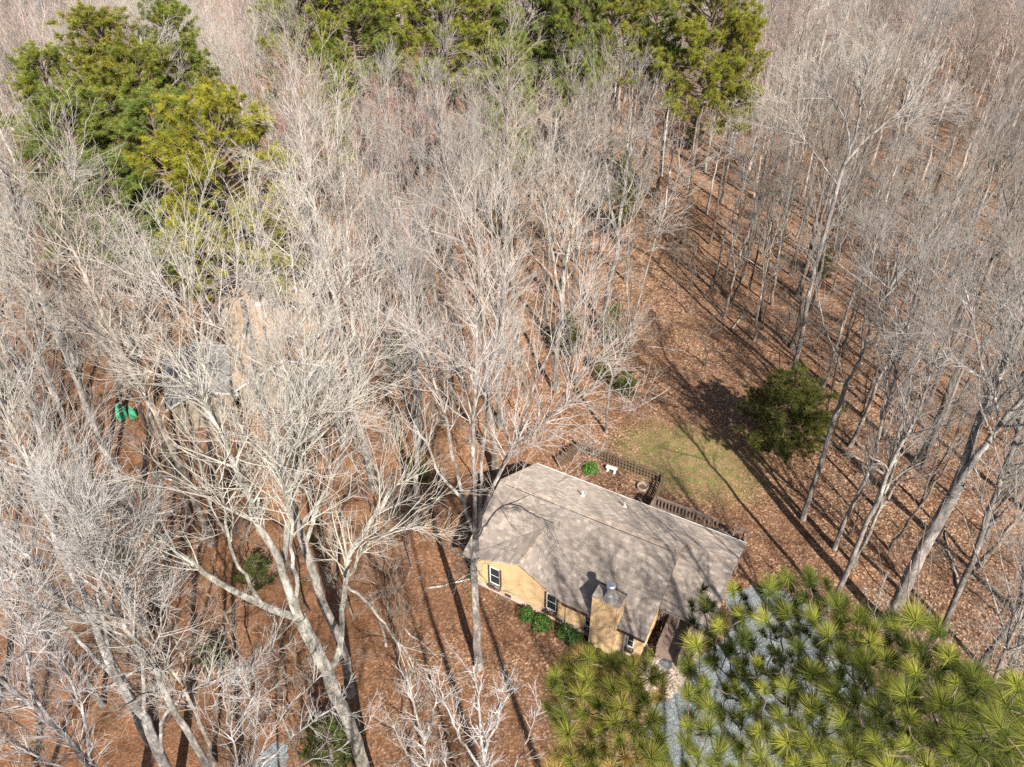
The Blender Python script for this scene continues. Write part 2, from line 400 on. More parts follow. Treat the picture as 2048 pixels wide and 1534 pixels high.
# ridge vent and caps
b = MB()
for k in range(38):
    u = .35 + k * .302
    b.prism([(u, WD / 2 - .17, ZR - .03), (u, WD / 2, ZR + .065), (u, WD / 2 + .17, ZR - .03), (u, WD / 2 + .17, ZR - .10), (u, WD / 2 - .17, ZR - .10)], (.296, 0, 0))
rc = b.build('ridge_vent', M['ridge'], roof)
MB().box((.5, WD / 2 + .171, ZR - .12), (11.7, WD / 2 + .20, ZR - .055)).build('vent_slot', M['dark'], rc)
b = MB()
for k in range(9):
    u = LM + .1 + k * .325
    b.prism([(u, WR / 2 - .15, zr2 - .05), (u, WR / 2, zr2 + .03), (u, WR / 2 + .15, zr2 - .05), (u, WR / 2, zr2 - .04)], (.318, 0, 0))
b.build('ridge_cap', M['ridge'], roof)
b = MB()
for k in range(11):                              # caps along the cross gable's ridge
    v = VR + .05 + k * .3
    b.prism([(UG - .15, v, ZG - .045), (UG, v, ZG + .03), (UG + .15, v, ZG - .065), (UG, v, ZG - .03)], (0, .293, 0))
b.build('ridge_cap', M['ridge'], roof)
for u, v in ((4.8, 2.5), (7.44, 1.65)):
    b = MB(); b.lathe((u, v, zf(v) - .1), [(.055, 0), (.055, .48), (.042, .48), (.042, .40)], 12); b.lathe((u, v, zf(v) - .06), [(.17, 0), (.13, .10), (.07, .14)], 12)
    b.build('vent_pipe', M['white'], roof)
def gutter(u0, u1, v, mat):
    b = MB(); s = 1 if v > 1 else -1
    b.box((u0, v + .01 * s, ZE - .13), (u1, v + .025 * s, ZE - .03)); b.box((u0, v + .025 * s, ZE - .13), (u1, v + .08 * s, ZE - .115)); b.box((u0, v + .08 * s, ZE - .13), (u1, v + .095 * s, ZE - .03))
    return b.build('gutter', mat, house)
gutter(0, L_, 0, M['white']); gg = gutter(UGR, 8.86, WD, M['fascia']); gg2 = gutter(10.54, LM, WD, M['fascia']); gutter(LM + .1, L_, WR, M['metal'])
def gutter_leaves(g0, u0, u1):
    rng = random.Random(3); b = MB()
    for k in range(int((u1 - u0) * 26)):
        u, v = rng.uniform(u0, u1), WD + rng.uniform(.02, .09); a = rng.uniform(0, 6.28); s = rng.uniform(.03, .07)
        b.poly([(u + s * math.cos(a + q), v + s * .6 * math.sin(a + q), ZE - .04 + rng.uniform(-.03, .02)) for q in (0, 1.57, 3.14, 4.71)])
    b.build('gutter_leaves', M['bed'], g0)
gutter_leaves(gg, UGR, 8.86); gutter_leaves(gg2, 10.54, LM)
# chimney
CU, CV, CW, CZ = 8.90, 9.86, 1.59, 4.58
b = MB().box((CU, 8.9, .12), (CU + CW, CV, CZ)); chim = b.build('chimney', M['siding'], house)
MB().box((CU - .04, 8.86, CZ + .002), (CU + CW + .04, CV + .04, CZ + .07)).build('chimney_top', M['shingle'], chim)
b = MB()
for u in (CU - .012, CU + CW - .10):
    b.box((u, CV + .001, .13), (u + .112, CV + .02, CZ - .01))
b.build('corner_board', M['siding'], chim)
MB().box((CU + .05, 8.83, CZ + .02), (CU + CW + .06, 8.858, CZ + .15)).build('trim', M['fascia'], chim)
fl = MB().lathe((9.78, 9.5, CZ + .07), [(.36, 0), (.24, .34), (.19, .36), (.19, .80), (.21, .81), (.21, .86)], 20).build('flue', M['metal'], chim)
b = MB().lathe((9.78, 9.5, CZ + .07), [(.15, .86), (.15, .96)], 16); b.build('flue_collar', M['dark'], chim)
MB().lathe((9.78, 9.5, CZ + .07), [(.25, .96), (.255, .98), (.255, 1.12), (.20, 1.18), (.02, 1.19)], 20).build('flue_cap', M['metal'], chim)
# windows
def window(u0, u1, z0, z1, box=True, trim=True):
    w = MB()
    y0, y1 = V1 + .002, V1 + .055
    fw = .036
    w.box((u0, y0, z0), (u0 + fw, y1, z1)); w.box((u1 - fw, y0, z0), (u1, y1, z1))
    w.box((u0 + fw, y0, z0), (u1 - fw, y1, z0 + fw)); w.box((u0 + fw, y0, z1 - fw), (u1 - fw, y1, z1))
    zm = (z0 + z1) / 2
    w.box((u0 + fw, y0, zm - .018), (u1 - fw, y1 - .02, zm + .018))
    f = w.build('window', M['white'], house)
    MB().box((u0 + fw, y0, z0 + fw), (u1 - fw, y0 + .02, z1 - fw)).build('pane', M['glass'], f)
    if trim:
        t = MB(); t.box((u0 - .10, y0, z0 - .05), (u0 - .002, y1 + .02, z1 + .05)); t.box((u1 + .002, y0, z0 - .05), (u1 + .10, y1 + .02, z1 + .05))
        t.build('trim', M['fascia'], f)
    if box:
        p = MB(); p.box((u0 - .05, y0, z0 - .34), (u1 + .05, y0 + .24, z0 - .12))
        bx = p.build('window_box', M['fascia'], f)
        MB().box((u0, y0 + .03, z0 - .12), (u1, y0 + .21, z0 - .105)).build('soil', M['soil'], bx)
        rng = random.Random(int(u0 * 10)); fl_ = MB()
        for k in range(46):
            c = (rng.uniform(u0, u1), y0 + rng.uniform(.02, .24), z0 - .1 + rng.uniform(0, .12)); s = rng.uniform(.012, .03); a = rng.uniform(0, 3)
            fl_.poly([(c[0] + s * math.cos(a), c[1] + s * math.sin(a), c[2] + s * .5), (c[0] - s * math.sin(a), c[1] + s * math.cos(a), c[2]), (c[0] - s * math.cos(a), c[1] - s * math.sin(a), c[2] - s * .4), (c[0] + s * math.sin(a), c[1] - s * math.cos(a), c[2])])
        fl_.build('flowers', M['white'], bx)
window(1.80, 2.52, .95, 2.42); window(5.80, 6.46, 1.0, 2.42); window(8.38, 8.87, 1.05, 2.15, True, False); window(11.05, 11.45, 1.0, 2.1, True, False)
b = MB(); b.box((7.1, V1 + .002, .3), (7.17, V1 + .075, 2.62)); b.box((8.28, V1 + .002, .3), (8.35, V1 + .075, 2.62)); b.build('downspout', M['siding'], house)
MB().box((10.86, V1 + .002, .2), (10.92, V1 + .06, 2.62)).build('downspout', M['white'], house)

# ------------------------------------------------------------------ deck behind, ramp in front
def rails(name, parent, pts, zb, zt, mat, gap=.25, slat=.085, cap=True):
    """railing along a polyline of (u, v) or (u, v, dz) points"""
    b = MB(); pw = .1
    P3 = [(p[0], p[1], p[2] if len(p) > 2 else 0.0) for p in pts]
    for i, p in enumerate(P3):
        b.box((p[0] - pw / 2, p[1] - pw / 2, max(0, zb + p[2] - .9)), (p[0] + pw / 2, p[1] + pw / 2, zt + p[2] + .03))
    for p, q in zip(P3, P3[1:]):
        d = Vector((q[0] - p[0], q[1] - p[1], q[2] - p[2])); n = max(2, int(d.length / gap))
        A = lambda t, z: (p[0] + d.x * t, p[1] + d.y * t, z + d.z * t + p[2])
        b.bar(A(.02, zb + .10), A(.98, zb + .10), .05, .12); b.bar(A(.02, zt - .06), A(.98, zt - .06), .05, .13)
        if cap: b.bar(A(0, zt + .05), A(1, zt + .05), .19, .04)
        for k in range(1, n):
            t = k / n; b.box((A(t, 0)[0] - slat / 2, A(t, 0)[1] - slat / 2, A(t, zb)[2] + .08), (A(t, 0)[0] + slat / 2, A(t, 0)[1] + slat / 2, A(t, zt)[2] - .05))
    return b.build(name, mat, parent)
deck = empty('deck', (HX, HY, 0), HTH); tag(deck, 'weathered brown wooden deck with slatted railing along the back eave of the tan house', 'deck')
b = MB()
for k in range(15):
    v = -2.0 + k * .157; b.box((8.4, v, .86), (15.0, v + .15, .90))
b.build('floor', M['deckwood'], deck)
b = MB(); b.box((8.42, -1.98, .62), (14.98, -1.92, .858)); b.box((8.42, -1.9, .62), (8.48, .3, .858)); b.box((14.9, -1.9, .62), (14.96, .3, .858))
for u in (8.5, 10.6, 12.8, 14.9): b.box((u - .06, -1.86, 0), (u + .06, -1.74, .618))
b.build('joists', M['deckwood'], deck)
rails('railing', deck, [(8.45, -.95), (8.45, -1.92), (9.95, -1.92), (11.45, -1.92), (12.85, -1.92)], .9, 1.85, M['deckwood'])
rails('railing', deck, [(14.02, -1.92), (14.93, -1.92), (14.93, -.85), (14.93, .25)], .9, 1.85, M['deckwood'])
b = MB()
for k in range(4): b.box((12.92, -2.3 - k * .28, .66 - k * .2), (13.95, -2.02 - k * .28, .70 - k * .2))
b.build('step', M['deckwood'], deck)
ramp = empty('entry_ramp', (HX, HY, 0), HTH); tag(ramp, 'brown wooden entry ramp with slatted railings below the porch eave of the tan house', 'ramp')
b = MB(); n = 16
for k in range(n):
    va, vb = 8.45 - k * .135, 8.45 - (k + 1) * .135 + .008; za, zb_ = .06 + k * .036, .06 + (k + 1) * .036
    b.prism([(12.72, va, za), (13.92, va, za), (13.92, vb, zb_), (12.72, vb, zb_)], (0, 0, -.04))
b.build('ramp_surface', M['deckwood'], ramp)
b = MB()
for k in range(12):
    v = 6.5 - k * .152; b.box((11.95, v - .145, .60), (15.0, v, .64))
b.build('landing', M['deckwood'], ramp)
b = MB(); b.box((11.97, 6.2, .2), (15.0, 6.26, .598)); b.bar((12.7, 8.4, .0), (12.7, 6.3, .55), .05, .14); b.bar((13.94, 8.4, .0), (13.94, 6.3, .55), .05, .14)
b.build('joists', M['deckwood'], ramp)
rails('railing', ramp, [(12.66, 8.6, -.58), (12.66, 7.4, -.25), (12.66, 6.32, 0)], .62, 1.5, M['deckwood'], .13)
rails('railing', ramp, [(13.98, 8.6, -.58), (13.98, 7.4, -.25), (13.98, 6.32, 0)], .62, 1.5, M['deckwood'], .13)
rails('railing', ramp, [(12.66, 6.25), (12.0, 6.6)], .62, 1.5, M['deckwood'], .13)
rails('railing', ramp, [(13.98, 6.25), (14.95, 6.45), (14.95, 5.2)], .62, 1.5, M['deckwood'], .13)
b = MB(); b.box((14.66, 6.9, 0), (14.78, 7.02, 2.6)); b.build('porch_post', M['deckwood'], ramp)
for k, (u, v, r) in enumerate(((13.35, 8.75, .38), (13.1, 9.75, .33))):
    o = MB(); rng = random.Random(k)
    o.prism([(u + r * (1 + rng.uniform(-.15, .15)) * math.cos(a), v + r * .75 * math.sin(a), .01) for a in [i * .785 for i in range(8)]], (0, 0, .05))
    tag(o.build('stepping_stone', M['slab']), ('slate stepping stone at the foot of the entry ramp', 'slate stepping stone farther out on the pea gravel path')[k], 'stepping stone')
for o in [x for x in COL.objects if x.name.startswith('stepping_stone')]: o.location = (HX, HY, 0); o.rotation_euler = (0, 0, HTH)

# ------------------------------------------------------------------ fence, bench, garden ring
fence = empty('picket_fence', (HX, HY, 0), HTH); tag(fence, 'low dark brown picket fence around the garden bed behind the tan house', 'fence')
fp = [(.35, -3.1), (.62, -4.35), (.9, -5.55), (2.1, -5.5), (3.36, -5.45), (5.6, -5.42), (7.85, -5.4), (8.05, -4.0), (8.2, -2.3)]
for p in fp:
    MB().box((p[0] - .055, p[1] - .055, 0), (p[0] + .055, p[1] + .055, 1.18)).build('fence_post', M['fencewood'], fence)
for p, q in zip(fp, fp[1:]):
    b = MB(); d = Vector((q[0] - p[0], q[1] - p[1])); n = int(d.length / .24); nn = Vector((-d.y, d.x)).normalized() * .03
    for z in (.25, .62, .95): b.bar((p[0], p[1], z), (q[0], q[1], z), .035, .085)
    for k in range(1, n):
        x, y = p[0] + d.x * k / n, p[1] + d.y * k / n
        b.box((x - .055 + nn.x, y - .02 + nn.y, .06), (x + .055 + nn.x, y + .005 + nn.y, 1.12 + .03 * (k % 2)))
    b.build('picket_panel', M['fencewood'], fence)
bench = empty('garden_bench', hloc(4.02, -4.62), HTH); tag(bench, 'small white stone bench in front of the picket fence', 'bench')
b = MB(); b.box((-.42, -.17, .40), (.42, .17, .47)); b.build('seat', M['stone'], bench, .012)
for s in (-1, 1):
    b = MB(); b.prism([(s * .28 - .06, -.13, 0), (s * .28 - .06, .13, 0), (s * .28 - .06, .10, .1), (s * .28 - .06, .12, .398), (s * .28 - .06, -.12, .398), (s * .28 - .06, -.10, .1)], (.12, 0, 0)); b.build('leg', M['stone'], bench)
ring = MB(False); ring.lathe((0, 0, 0), [(.42, 0), (.42, .22), (.40, .24), (.38, .22), (.38, .10)], 28)
ro = ring.build('fire_ring', mat_plain('ring_metal', (0.28, 0.24, 0.20), 0.7, 0.3), None); ro.location = hloc(6.72, -4.2)
tag(ro, 'low round metal fire ring filled with leaves by the fence corner', 'fire ring')
lf = MB(False).lathe((0, 0, 0), [(.37, .05), (.2, .13), (.02, .15)], 20).build('leaf_fill', M['bed'], ro)

# ------------------------------------------------------------------ the second house among the trees
H2P = at(560, 770, 0); H2TH = math.radians(-68)
h2 = empty('neighbour_house', (H2P[0] - 1.0, H2P[1] + 2.0, 0), H2TH); tag(h2, 'second house with pale tan roof half hidden behind the bare trees', 'house')
def gable(par, u0, u1, v0, v1, ze, zr, mat, wallm):
    w = MB(); w.box((u0 + .4, v0 + .4, 0), (u1 - .4, v1 - .4, ze - .05)); vm = (v0 + v1) / 2
    s_ = (zr - ze) / ((v1 - v0) / 2)
    for u in (u0 + .4, u1 - .5): w.prism([(u, v0 + .4, ze - .052), (u, v1 - .4, ze - .052), (u, vm, zr - .2)], (.1, 0, 0))
    w.build('wall', wallm, par)
    r = MB(); r.prism([(u0, v0, ze), (u1, v0, ze), (u1, vm, zr), (u0, vm, zr)], (0, 0, -.14)); r.prism([(u0, vm + .002, zr), (u1, vm + .002, zr), (u1, v1, ze), (u0, v1, ze)], (0, 0, -.14))
    ro_ = r.build('roof', mat, par)
    t = MB()
    for u in (u0 - .04, u1 + .005):
        t.prism([(u, v0, ze - .16), (u, v0, ze + .02), (u, vm, zr + .02), (u, vm, zr - .16)], (.035, 0, 0)); t.prism([(u, vm + .003, zr - .16), (u, vm + .003, zr + .02), (u, v1, ze + .02), (u, v1, ze - .16)], (.035, 0, 0))
    t.build('rake_board', M['white'], ro_)
    c = MB().box((u0, vm - .12, zr - .02), (u1, vm + .12, zr + .035)).build('ridge_cap', mat, ro_)
gable(h2, -10.5, 6.0, -5.2, 3.4, 3.0, 4.9, M['tan_roof'], M['wood_pale'])
gable(h2, -1.5, 6.2, 3.2, 8.8, 2.7, 3.9, M['grey_roof'], M['wood_pale'])
gable(h2, 3.0, 8.2, -5.0, -1.8, 2.4, 3.3, M['grey_roof'], M['wood_pale'])
for u in (-9, -6.5, -3.4):
    f = MB(); f.box((u, 3.005, 1.0), (u + .9, 3.04, 2.2)); f = f.build('window', M['white'], h2)
    MB().box((u + .07, 3.042, 1.07), (u + .83, 3.05, 2.13)).build('pane', M['glass'], f)
MB().box((-2.5, -.5, 4.4), (-1.8, .2, 6.0)).build('chimney', M['brick'], h2)
fb = at(24, 450, 0)
h3 = empty('shed', (fb[0], fb[1], 0), -.4); tag(h3, 'small dark grey roofed outbuilding at the far left behind bare trees', 'shed')
gable(h3, -4, 4, -3, 3, 2.6, 4.2, mat_plain('slate_roof', (0.10, 0.105, 0.115), 0.85, 0.2, 4), M['wood_pale'])
# ------------------------------------------------------------------ green covered bundles on the left
def bundle(name, px, h, r, label, seed):
    rng = np.random.RandomState(seed); V = []; nz, na = 9, 22
    for i in range(nz):
        t = i / (nz - 1)
        for k in range(na):
            a = 6.2832 * k / na
            q = r * (1 - .55 * t ** 2.2) * (1 + .10 * math.sin(7 * a + 3 * t) + .06 * rng.randn())
            V.append((q * math.cos(a), q * .8 * math.sin(a), h * t + .03 * rng.randn()))
    F = [(i * na + k, i * na + (k + 1) % na, (i + 1) * na + (k + 1) % na, (i + 1) * na + k) for i in range(nz - 1) for k in range(na)]
    me = mesh_from(name, np.array(V), np.array(F), [M['tarp']], smooth=True)
    bm = bmesh.new(); bm.from_mesh(me); bm.verts.ensure_lookup_table(); bm.faces.new([bm.verts[(nz - 1) * na + k] for k in range(na)]); bm.to_mesh(me); bm.free()
    o = link(name, me); p = at(px[0], px[1], 0); o.location = (p[0], p[1], 0); o.rotation_euler = (0, 0, rng.uniform(0, 3)); tag(o, label, 'tarp')
bundle('green_tarp', (246, 834), 1.3, .5, 'larger bright green tarp covered heap on the leaf litter at the left', 1)
bundle('green_tarp', (268, 834), 1.0, .36, 'smaller green tarp covered heap beside the larger green one', 2)
# ------------------------------------------------------------------ bare trees: growing branches with numpy
def unit(v): return v / np.maximum(np.linalg.norm(v, axis=-1, keepdims=True), 1e-9)
def perp(d):
    ref = np.where(np.abs(d[..., 2:3]) < 0.9, np.array([0, 0, 1.0]), np.array([1.0, 0, 0]))
    return unit(np.cross(d, ref))
def grow(rng, P0, D0, L, r0, r1, seg, wander, lift):
    """N branches from points P0 along D0: (N, seg+1, 3) points and (N, seg+1) radii"""
    N = len(P0); P = np.empty((N, seg + 1, 3)); P[:, 0] = P0; D = unit(D0)
    for k in range(seg):
        D = unit(D + rng.randn(N, 3) * wander + np.array([0, 0, lift]))
        P[:, k + 1] = P[:, k] + D * (L / seg)[:, None]
    t = np.linspace(0, 1, seg + 1)[None]
    R = r0[:, None] * (1 - t) + np.asarray(r1).reshape(-1, 1) * t
    return P, R
def sprout(rng, P, R, n, tmin, ang, lens, rk, tpow=1.0, flat=0.0):
    """n children on branches (P, R), more on longer ones; returns start, direction, length, radius"""
    seglen = np.linalg.norm(np.diff(P, axis=1), axis=2).sum(1)
    i = rng.choice(len(P), n, p=seglen / seglen.sum())
    t = tmin + (1 - tmin) * rng.rand(n) ** tpow
    x = t * (P.shape[1] - 1); k = np.minimum(x.astype(int), P.shape[1] - 2); f = (x - k)[:, None]
    A, B = P[i, k], P[i, k + 1]
    S = A + (B - A) * f; T = unit(B - A)
    r = R[i, k] * (1 - f[:, 0]) + R[i, k + 1] * f[:, 0]
    a = np.radians(rng.uniform(ang[0], ang[1], n)); ph = rng.rand(n) * 6.2832
    N1 = perp(T); N2 = np.cross(T, N1)
    D = T * np.cos(a)[:, None] + (N1 * np.cos(ph)[:, None] + N2 * np.sin(ph)[:, None]) * np.sin(a)[:, None]
    D[:, 2] *= (1 - flat)
    L = rng.uniform(lens[0], lens[1], n) * (1.15 - 0.6 * t)
    return S, unit(D), L, np.minimum(r * rk, 0.014 * L + 0.006)
def tubes(P, R, k):
    N, S, _ = P.shape
    T = np.empty_like(P); T[:, 1:-1] = P[:, 2:] - P[:, :-2]; T[:, 0] = P[:, 1] - P[:, 0]; T[:, -1] = P[:, -1] - P[:, -2]
    T = unit(T); n0 = perp(unit(P[:, -1] - P[:, 0]))[:, None]
    A = unit(n0 - T * (n0 * T).sum(-1, keepdims=True)); B = np.cross(T, A)
    th = np.arange(k) * 6.2832 / k
    V = P[:, :, None] + R[:, :, None, None] * (A[:, :, None] * np.cos(th)[None, None, :, None] + B[:, :, None] * np.sin(th)[None, None, :, None])
    idx = np.arange(N * S * k).reshape(N, S, k); j = np.roll(np.arange(k), -1)
    F = np.stack([idx[:, :-1], idx[:, :-1][:, :, j], idx[:, 1:][:, :, j], idx[:, 1:]], -1).reshape(-1, 4)
    return V.reshape(-1, 3), F
def join(parts):
    V, F, o = [], [], 0
    for v, f in parts: V.append(v); F.append(f + o); o += len(v)
    return np.concatenate(V), np.concatenate(F)
def twigs(rng, P1, R1, n2, n3, n4, scale=1.0, tw=0.007, lift=0.045, l2=(1.5, 3.9), l3=(0.8, 2.0), l4=(0.4, 1.05), t1=0.2, flat=0.0):
    S, D, L, r = sprout(rng, P1, R1, n2, t1, (18, 46), (l2[0] * scale, l2[1] * scale), 0.55, 0.85, flat)
    P2, R2 = grow(rng, S, D, L, r, np.full(n2, tw * 1.2), 5, 0.075, lift)
    S, D, L, r = sprout(rng, P2, R2, n3, 0.15, (20, 48), (l3[0] * scale, l3[1] * scale), 0.65)
    P3, R3 = grow(rng, S, D, L, np.maximum(r, tw * 1.1), np.full(n3, tw * 0.85), 3, 0.085, lift)
    out = [tubes(P2, R2, 4), tubes(P3, R3, 3)]
    if n4:
        S, D, L, r = sprout(rng, P3, R3, n4, 0.15, (20, 50), (l4[0] * scale, l4[1] * scale), 0.8)
        P4, R4 = grow(rng, S, D, L, np.full(n4, tw * 0.9), np.full(n4, tw * 0.5), 2, 0.09, lift * 0.8)
        out.append(tubes(P4, R4, 3))
    return out
def spline(pts, n):
    pts = np.array(pts, float); d = np.r_[0, np.cumsum(np.linalg.norm(np.diff(pts, axis=0), axis=1))]
    t = np.linspace(0, d[-1], n)
    out = np.empty((n, 3))
    m_ = np.zeros_like(pts); m_[1:-1] = (pts[2:] - pts[:-2]) / (d[2:] - d[:-2])[:, None]
    m_[0] = (pts[1] - pts[0]) / (d[1] - d[0]); m_[-1] = (pts[-1] - pts[-2]) / (d[-1] - d[-2])
    for i, s in enumerate(t):
        k = min(np.searchsorted(d, s, 'right') - 1, len(pts) - 2); h = d[k + 1] - d[k]; u = (s - d[k]) / h
        out[i] = (2 * u**3 - 3 * u**2 + 1) * pts[k] + (u**3 - 2 * u**2 + u) * h * m_[k] + (-2 * u**3 + 3 * u**2) * pts[k + 1] + (u**3 - u**2) * h * m_[k + 1]
    return out

def forest_tree(seed, H, clear, spread, nl, lean=0.06, fork=0, n2=120, n3=540, n4=1150, rbase=0.24, tw=0.0055, asc=(28, 50), sides=8):
    """(trunk mesh arrays, crown mesh arrays); trunk base at the origin"""
    rng = np.random.RandomState(seed); n = 14
    az = rng.rand() * 6.28; P = np.zeros((1, n, 3)); t = np.linspace(0, 1, n)
    wob = np.cumsum(rng.randn(n, 2) * 0.13, 0); wob -= wob[0]
    P[0, :, 0] = lean * H * t ** 1.5 * math.cos(az) + wob[:, 0]; P[0, :, 1] = lean * H * t ** 1.5 * math.sin(az) + wob[:, 1]; P[0, :, 2] = H * t * 0.97
    R = (rbase * (1 - t) ** 0.85 + 0.02)[None].copy(); R[0, 0] *= 1.45; R[0, 1] *= 1.02
    leaders, LR = [P], [R]
    for k in range(fork):                         # a co-dominant stem
        j = 5 + k * 2; a2 = az + 2.2 + 2.4 * k + rng.rand()
        q = np.zeros((1, n, 3)); h = (H * (0.93 - 0.08 * k) - P[0, j, 2])
        q[0, :, 0] = P[0, j, 0] + (0.20 + .05 * k) * h * t ** 0.8 * math.cos(a2) + np.cumsum(rng.randn(n) * .06); q[0, :, 1] = P[0, j, 1] + (0.20 + .05 * k) * h * t ** 0.8 * math.sin(a2) + np.cumsum(rng.randn(n) * .06)
        q[0, :, 2] = P[0, j, 2] + h * t; q[0, 0] = P[0, j]
        leaders.append(q); LR.append((R[0, j] * 0.8 * (1 - t) ** 0.85 + 0.018)[None])
    PL, RL = np.concatenate(leaders), np.concatenate(LR)
    # limbs spiral up the leaders
    li = np.arange(nl); which = li % len(PL); tt = clear + (0.97 - clear) * (li + rng.rand(nl)) / nl
    tt = np.where(which == 0, tt, 0.15 + 0.82 * (tt - clear) / (1 - clear))
    x = tt * (n - 1); k = np.minimum(x.astype(int), n - 2); f = (x - k)[:, None]
    S = PL[which, k] + (PL[which, k + 1] - PL[which, k]) * f; r = RL[which, k] * (1 - f[:, 0]) + RL[which, k + 1] * f[:, 0]
    ph = li * 2.4 + rng.rand(nl) * 0.9; an = np.radians(rng.uniform(asc[0], asc[1], nl)) * (1.15 - 0.35 * tt)
    D = np.stack([np.sin(an) * np.cos(ph), np.sin(an) * np.sin(ph), np.cos(an)], 1)
    hh = (tt - tt.min()) / (np.ptp(tt) + 1e-6)
    L = spread * (0.75 + 0.5 * np.sin(np.pi * (0.25 + 0.62 * hh))) * rng.uniform(0.7, 1.2, nl) * 1.25
    PB, RB = grow(rng, S, D, L, np.minimum(r * 0.48, 0.014 * L + 0.012), np.full(nl, 0.014), 7, 0.10, 0.05)
    top = PL[:, n // 2:, :][:, [0, 1, 2, 3, 4, 5, 6, 6][:7]]; topr = RL[:, n // 2:][:, :7]
    rs = np.linspace(0, PB.shape[1] - 1, 7).astype(int)
    src, srr = np.concatenate([PB[:, rs], top]), np.concatenate([RB[:, rs], topr])
    tw_ = twigs(rng, src, srr, n2, n3, n4, spread / 3.4, tw)
    return join([tubes(PL, RL, sides), tubes(PB, RB, 5)]), join(tw_)

LEADS = {}
def make_bare(name, arr, mats=('bark', 'twig')):
    tr, cr = arr
    r = empty(name)
    link('trunk', mesh_from('trunk', tr[0], tr[1], [M[mats[0]]], smooth=True), r)
    link('crown', mesh_from('crown', cr[0], cr[1], [M[mats[1]]], smooth=True), r)
    return r

PALE, WARM, GREY, BROWN = (0.345, 0.315, 0.28), (0.295, 0.255, 0.215), (0.245, 0.225, 0.205), (0.20, 0.165, 0.135)
RED = (0.31, 0.165, 0.14)
def colour(root, c, twig=None):
    for ch in root.children:
        q = twig if (twig is not None and ch.name.startswith('crown')) else c
        ch.color = (q[0], q[1], q[2], 1)

# ------------------------------------------------------------------ the trees one can follow limb by limb
HEROES = []
def hero(label, Y, stems, n2=260, n3=1900, n4=7600, tint=PALE, tw=0.0075, tone=None, ground=True, spread=1.0, seed=1, name='bare_tree', depth=0.0, cat='tree', t1=0.2, extra=16):
    """stems: (r0, r1, [(px, py, dy), ...]) traced from the base up, each at its own distance"""
    rng = np.random.RandomState(seed)
    if Y is None:
        b0 = at(stems[0][2][0][0], stems[0][2][0][1], 0); Y = b0[1]
    PS, RS = [], []; n = 16
    for si, (r0, r1, pts) in enumerate(stems):
        q = [at_y(p[0], p[1], Y + (p[2] if len(p) > 2 else 0.0)) for p in pts]
        if si == 0:
            if ground and q[0][2] > 0.4: q = [np.array([q[0][0] + (q[0][0] - q[1][0]) * 0.2, q[0][1], 0.0])] + q
            q[0][2] = -0.05
        elif depth and len(pts[0]) < 3:           # limbs leave the traced plane towards or away from the camera
            dy = depth * (1 if si % 2 else -1) * rng.uniform(0.6, 1.1)
            for i, p in enumerate(pts): q[i] = at_y(p[0], p[1], Y + dy * i / (len(pts) - 1))
        c = spline(q, n); c[1:-1] += rng.randn(n - 2, 3) * 0.03
        r0 *= .78; t = np.linspace(0, 1, n); rr = r0 * (1 - t) ** 0.9 + r1 * (1 - (1 - t) ** 0.9)
        if si == 0: rr[0] *= 1.35
        PS.append(c); RS.append(rr)
    PS, RS = np.array(PS), np.array(RS)
    base = PS[0, 0].copy(); base[2] = 0.0
    P = PS - base
    # extra limbs on the traced ones; a plain bole below its fork stays clean
    bole = 1 if stems[0][1] > .09 and len(stems) > 1 else 0
    PQ, RQ = P[bole:], RS[bole:]; extra = int(extra * 1.7)
    S, D, L, r = sprout(rng, PQ[:, 4:], RQ[:, 4:], extra, 0.2, (18, 42), (2.4 * spread, 5.4 * spread), 0.5)
    PX, RX = grow(rng, S, D, L, r + 0.008, np.full(extra, 0.014), 15, 0.06, 0.03)
    src, srr = np.concatenate([PQ, PX]), np.concatenate([RQ, RX])
    up = src[:, 5:]; 
    if tone is None:
        tone = tuple(x * f for x, f in zip(tint, (.92, .925, .94)))
        tint = tuple(x * f for x, f in zip(tint, (.78, .785, .80)))
    tw_ = twigs(rng, up, srr[:, 5:], int(n2 * .75), int(n3 * .5), int(n4 * .27), spread, tw * .8, t1=t1)
    r = make_bare(name, (join([tubes(P, RS, 9), tubes(PX, RX, 5)]), join(tw_)))
    r.location = base; colour(r, tint, tone)
    HEROES.append((base[0], base[1])); tag(r, label, cat, 'bare trees of the wood')
    return r

hero('huge pale bare tree forking low at the bottom edge, its trunk crossing the leaf litter', None, [
    (.40, .25, [(742, 1575), (700, 1450), (668, 1380), (640, 1310), (600, 1235)]),
    (.20, .03, [(600, 1237), (540, 1215), (480, 1188), (400, 1140), (340, 1090), (270, 1030), (200, 985)]),
    (.22, .03, [(600, 1237), (585, 1200), (568, 1148), (556, 1110), (520, 1060), (500, 1000), (470, 930), (430, 850), (380, 760)]),
    (.15, .03, [(563, 1130), (578, 1050), (585, 990), (602, 900), (606, 800), (630, 690)]),
    (.11, .02, [(598, 1228), (592, 1150), (583, 1100), (580, 1030), (560, 960), (530, 880)]),
    (.17, .06, [(655, 1345), (680, 1302), (684, 1250), (690, 1170), (702, 1100), (745, 1040), (790, 965)]),
    (.07, .02, [(690, 1168), (745, 1218), (795, 1285), (850, 1345)]),
    (.08, .02, [(690, 1170), (735, 1092), (800, 1062), (870, 1052)]),
    (.09, .02, [(522, 1205), (490, 1150), (462, 1100), (448, 1010), (420, 925), (360, 860)])],
    n2=330, n3=2300, n4=8200, spread=0.85, seed=3, depth=2.5, tint=(0.335, 0.314, 0.268))
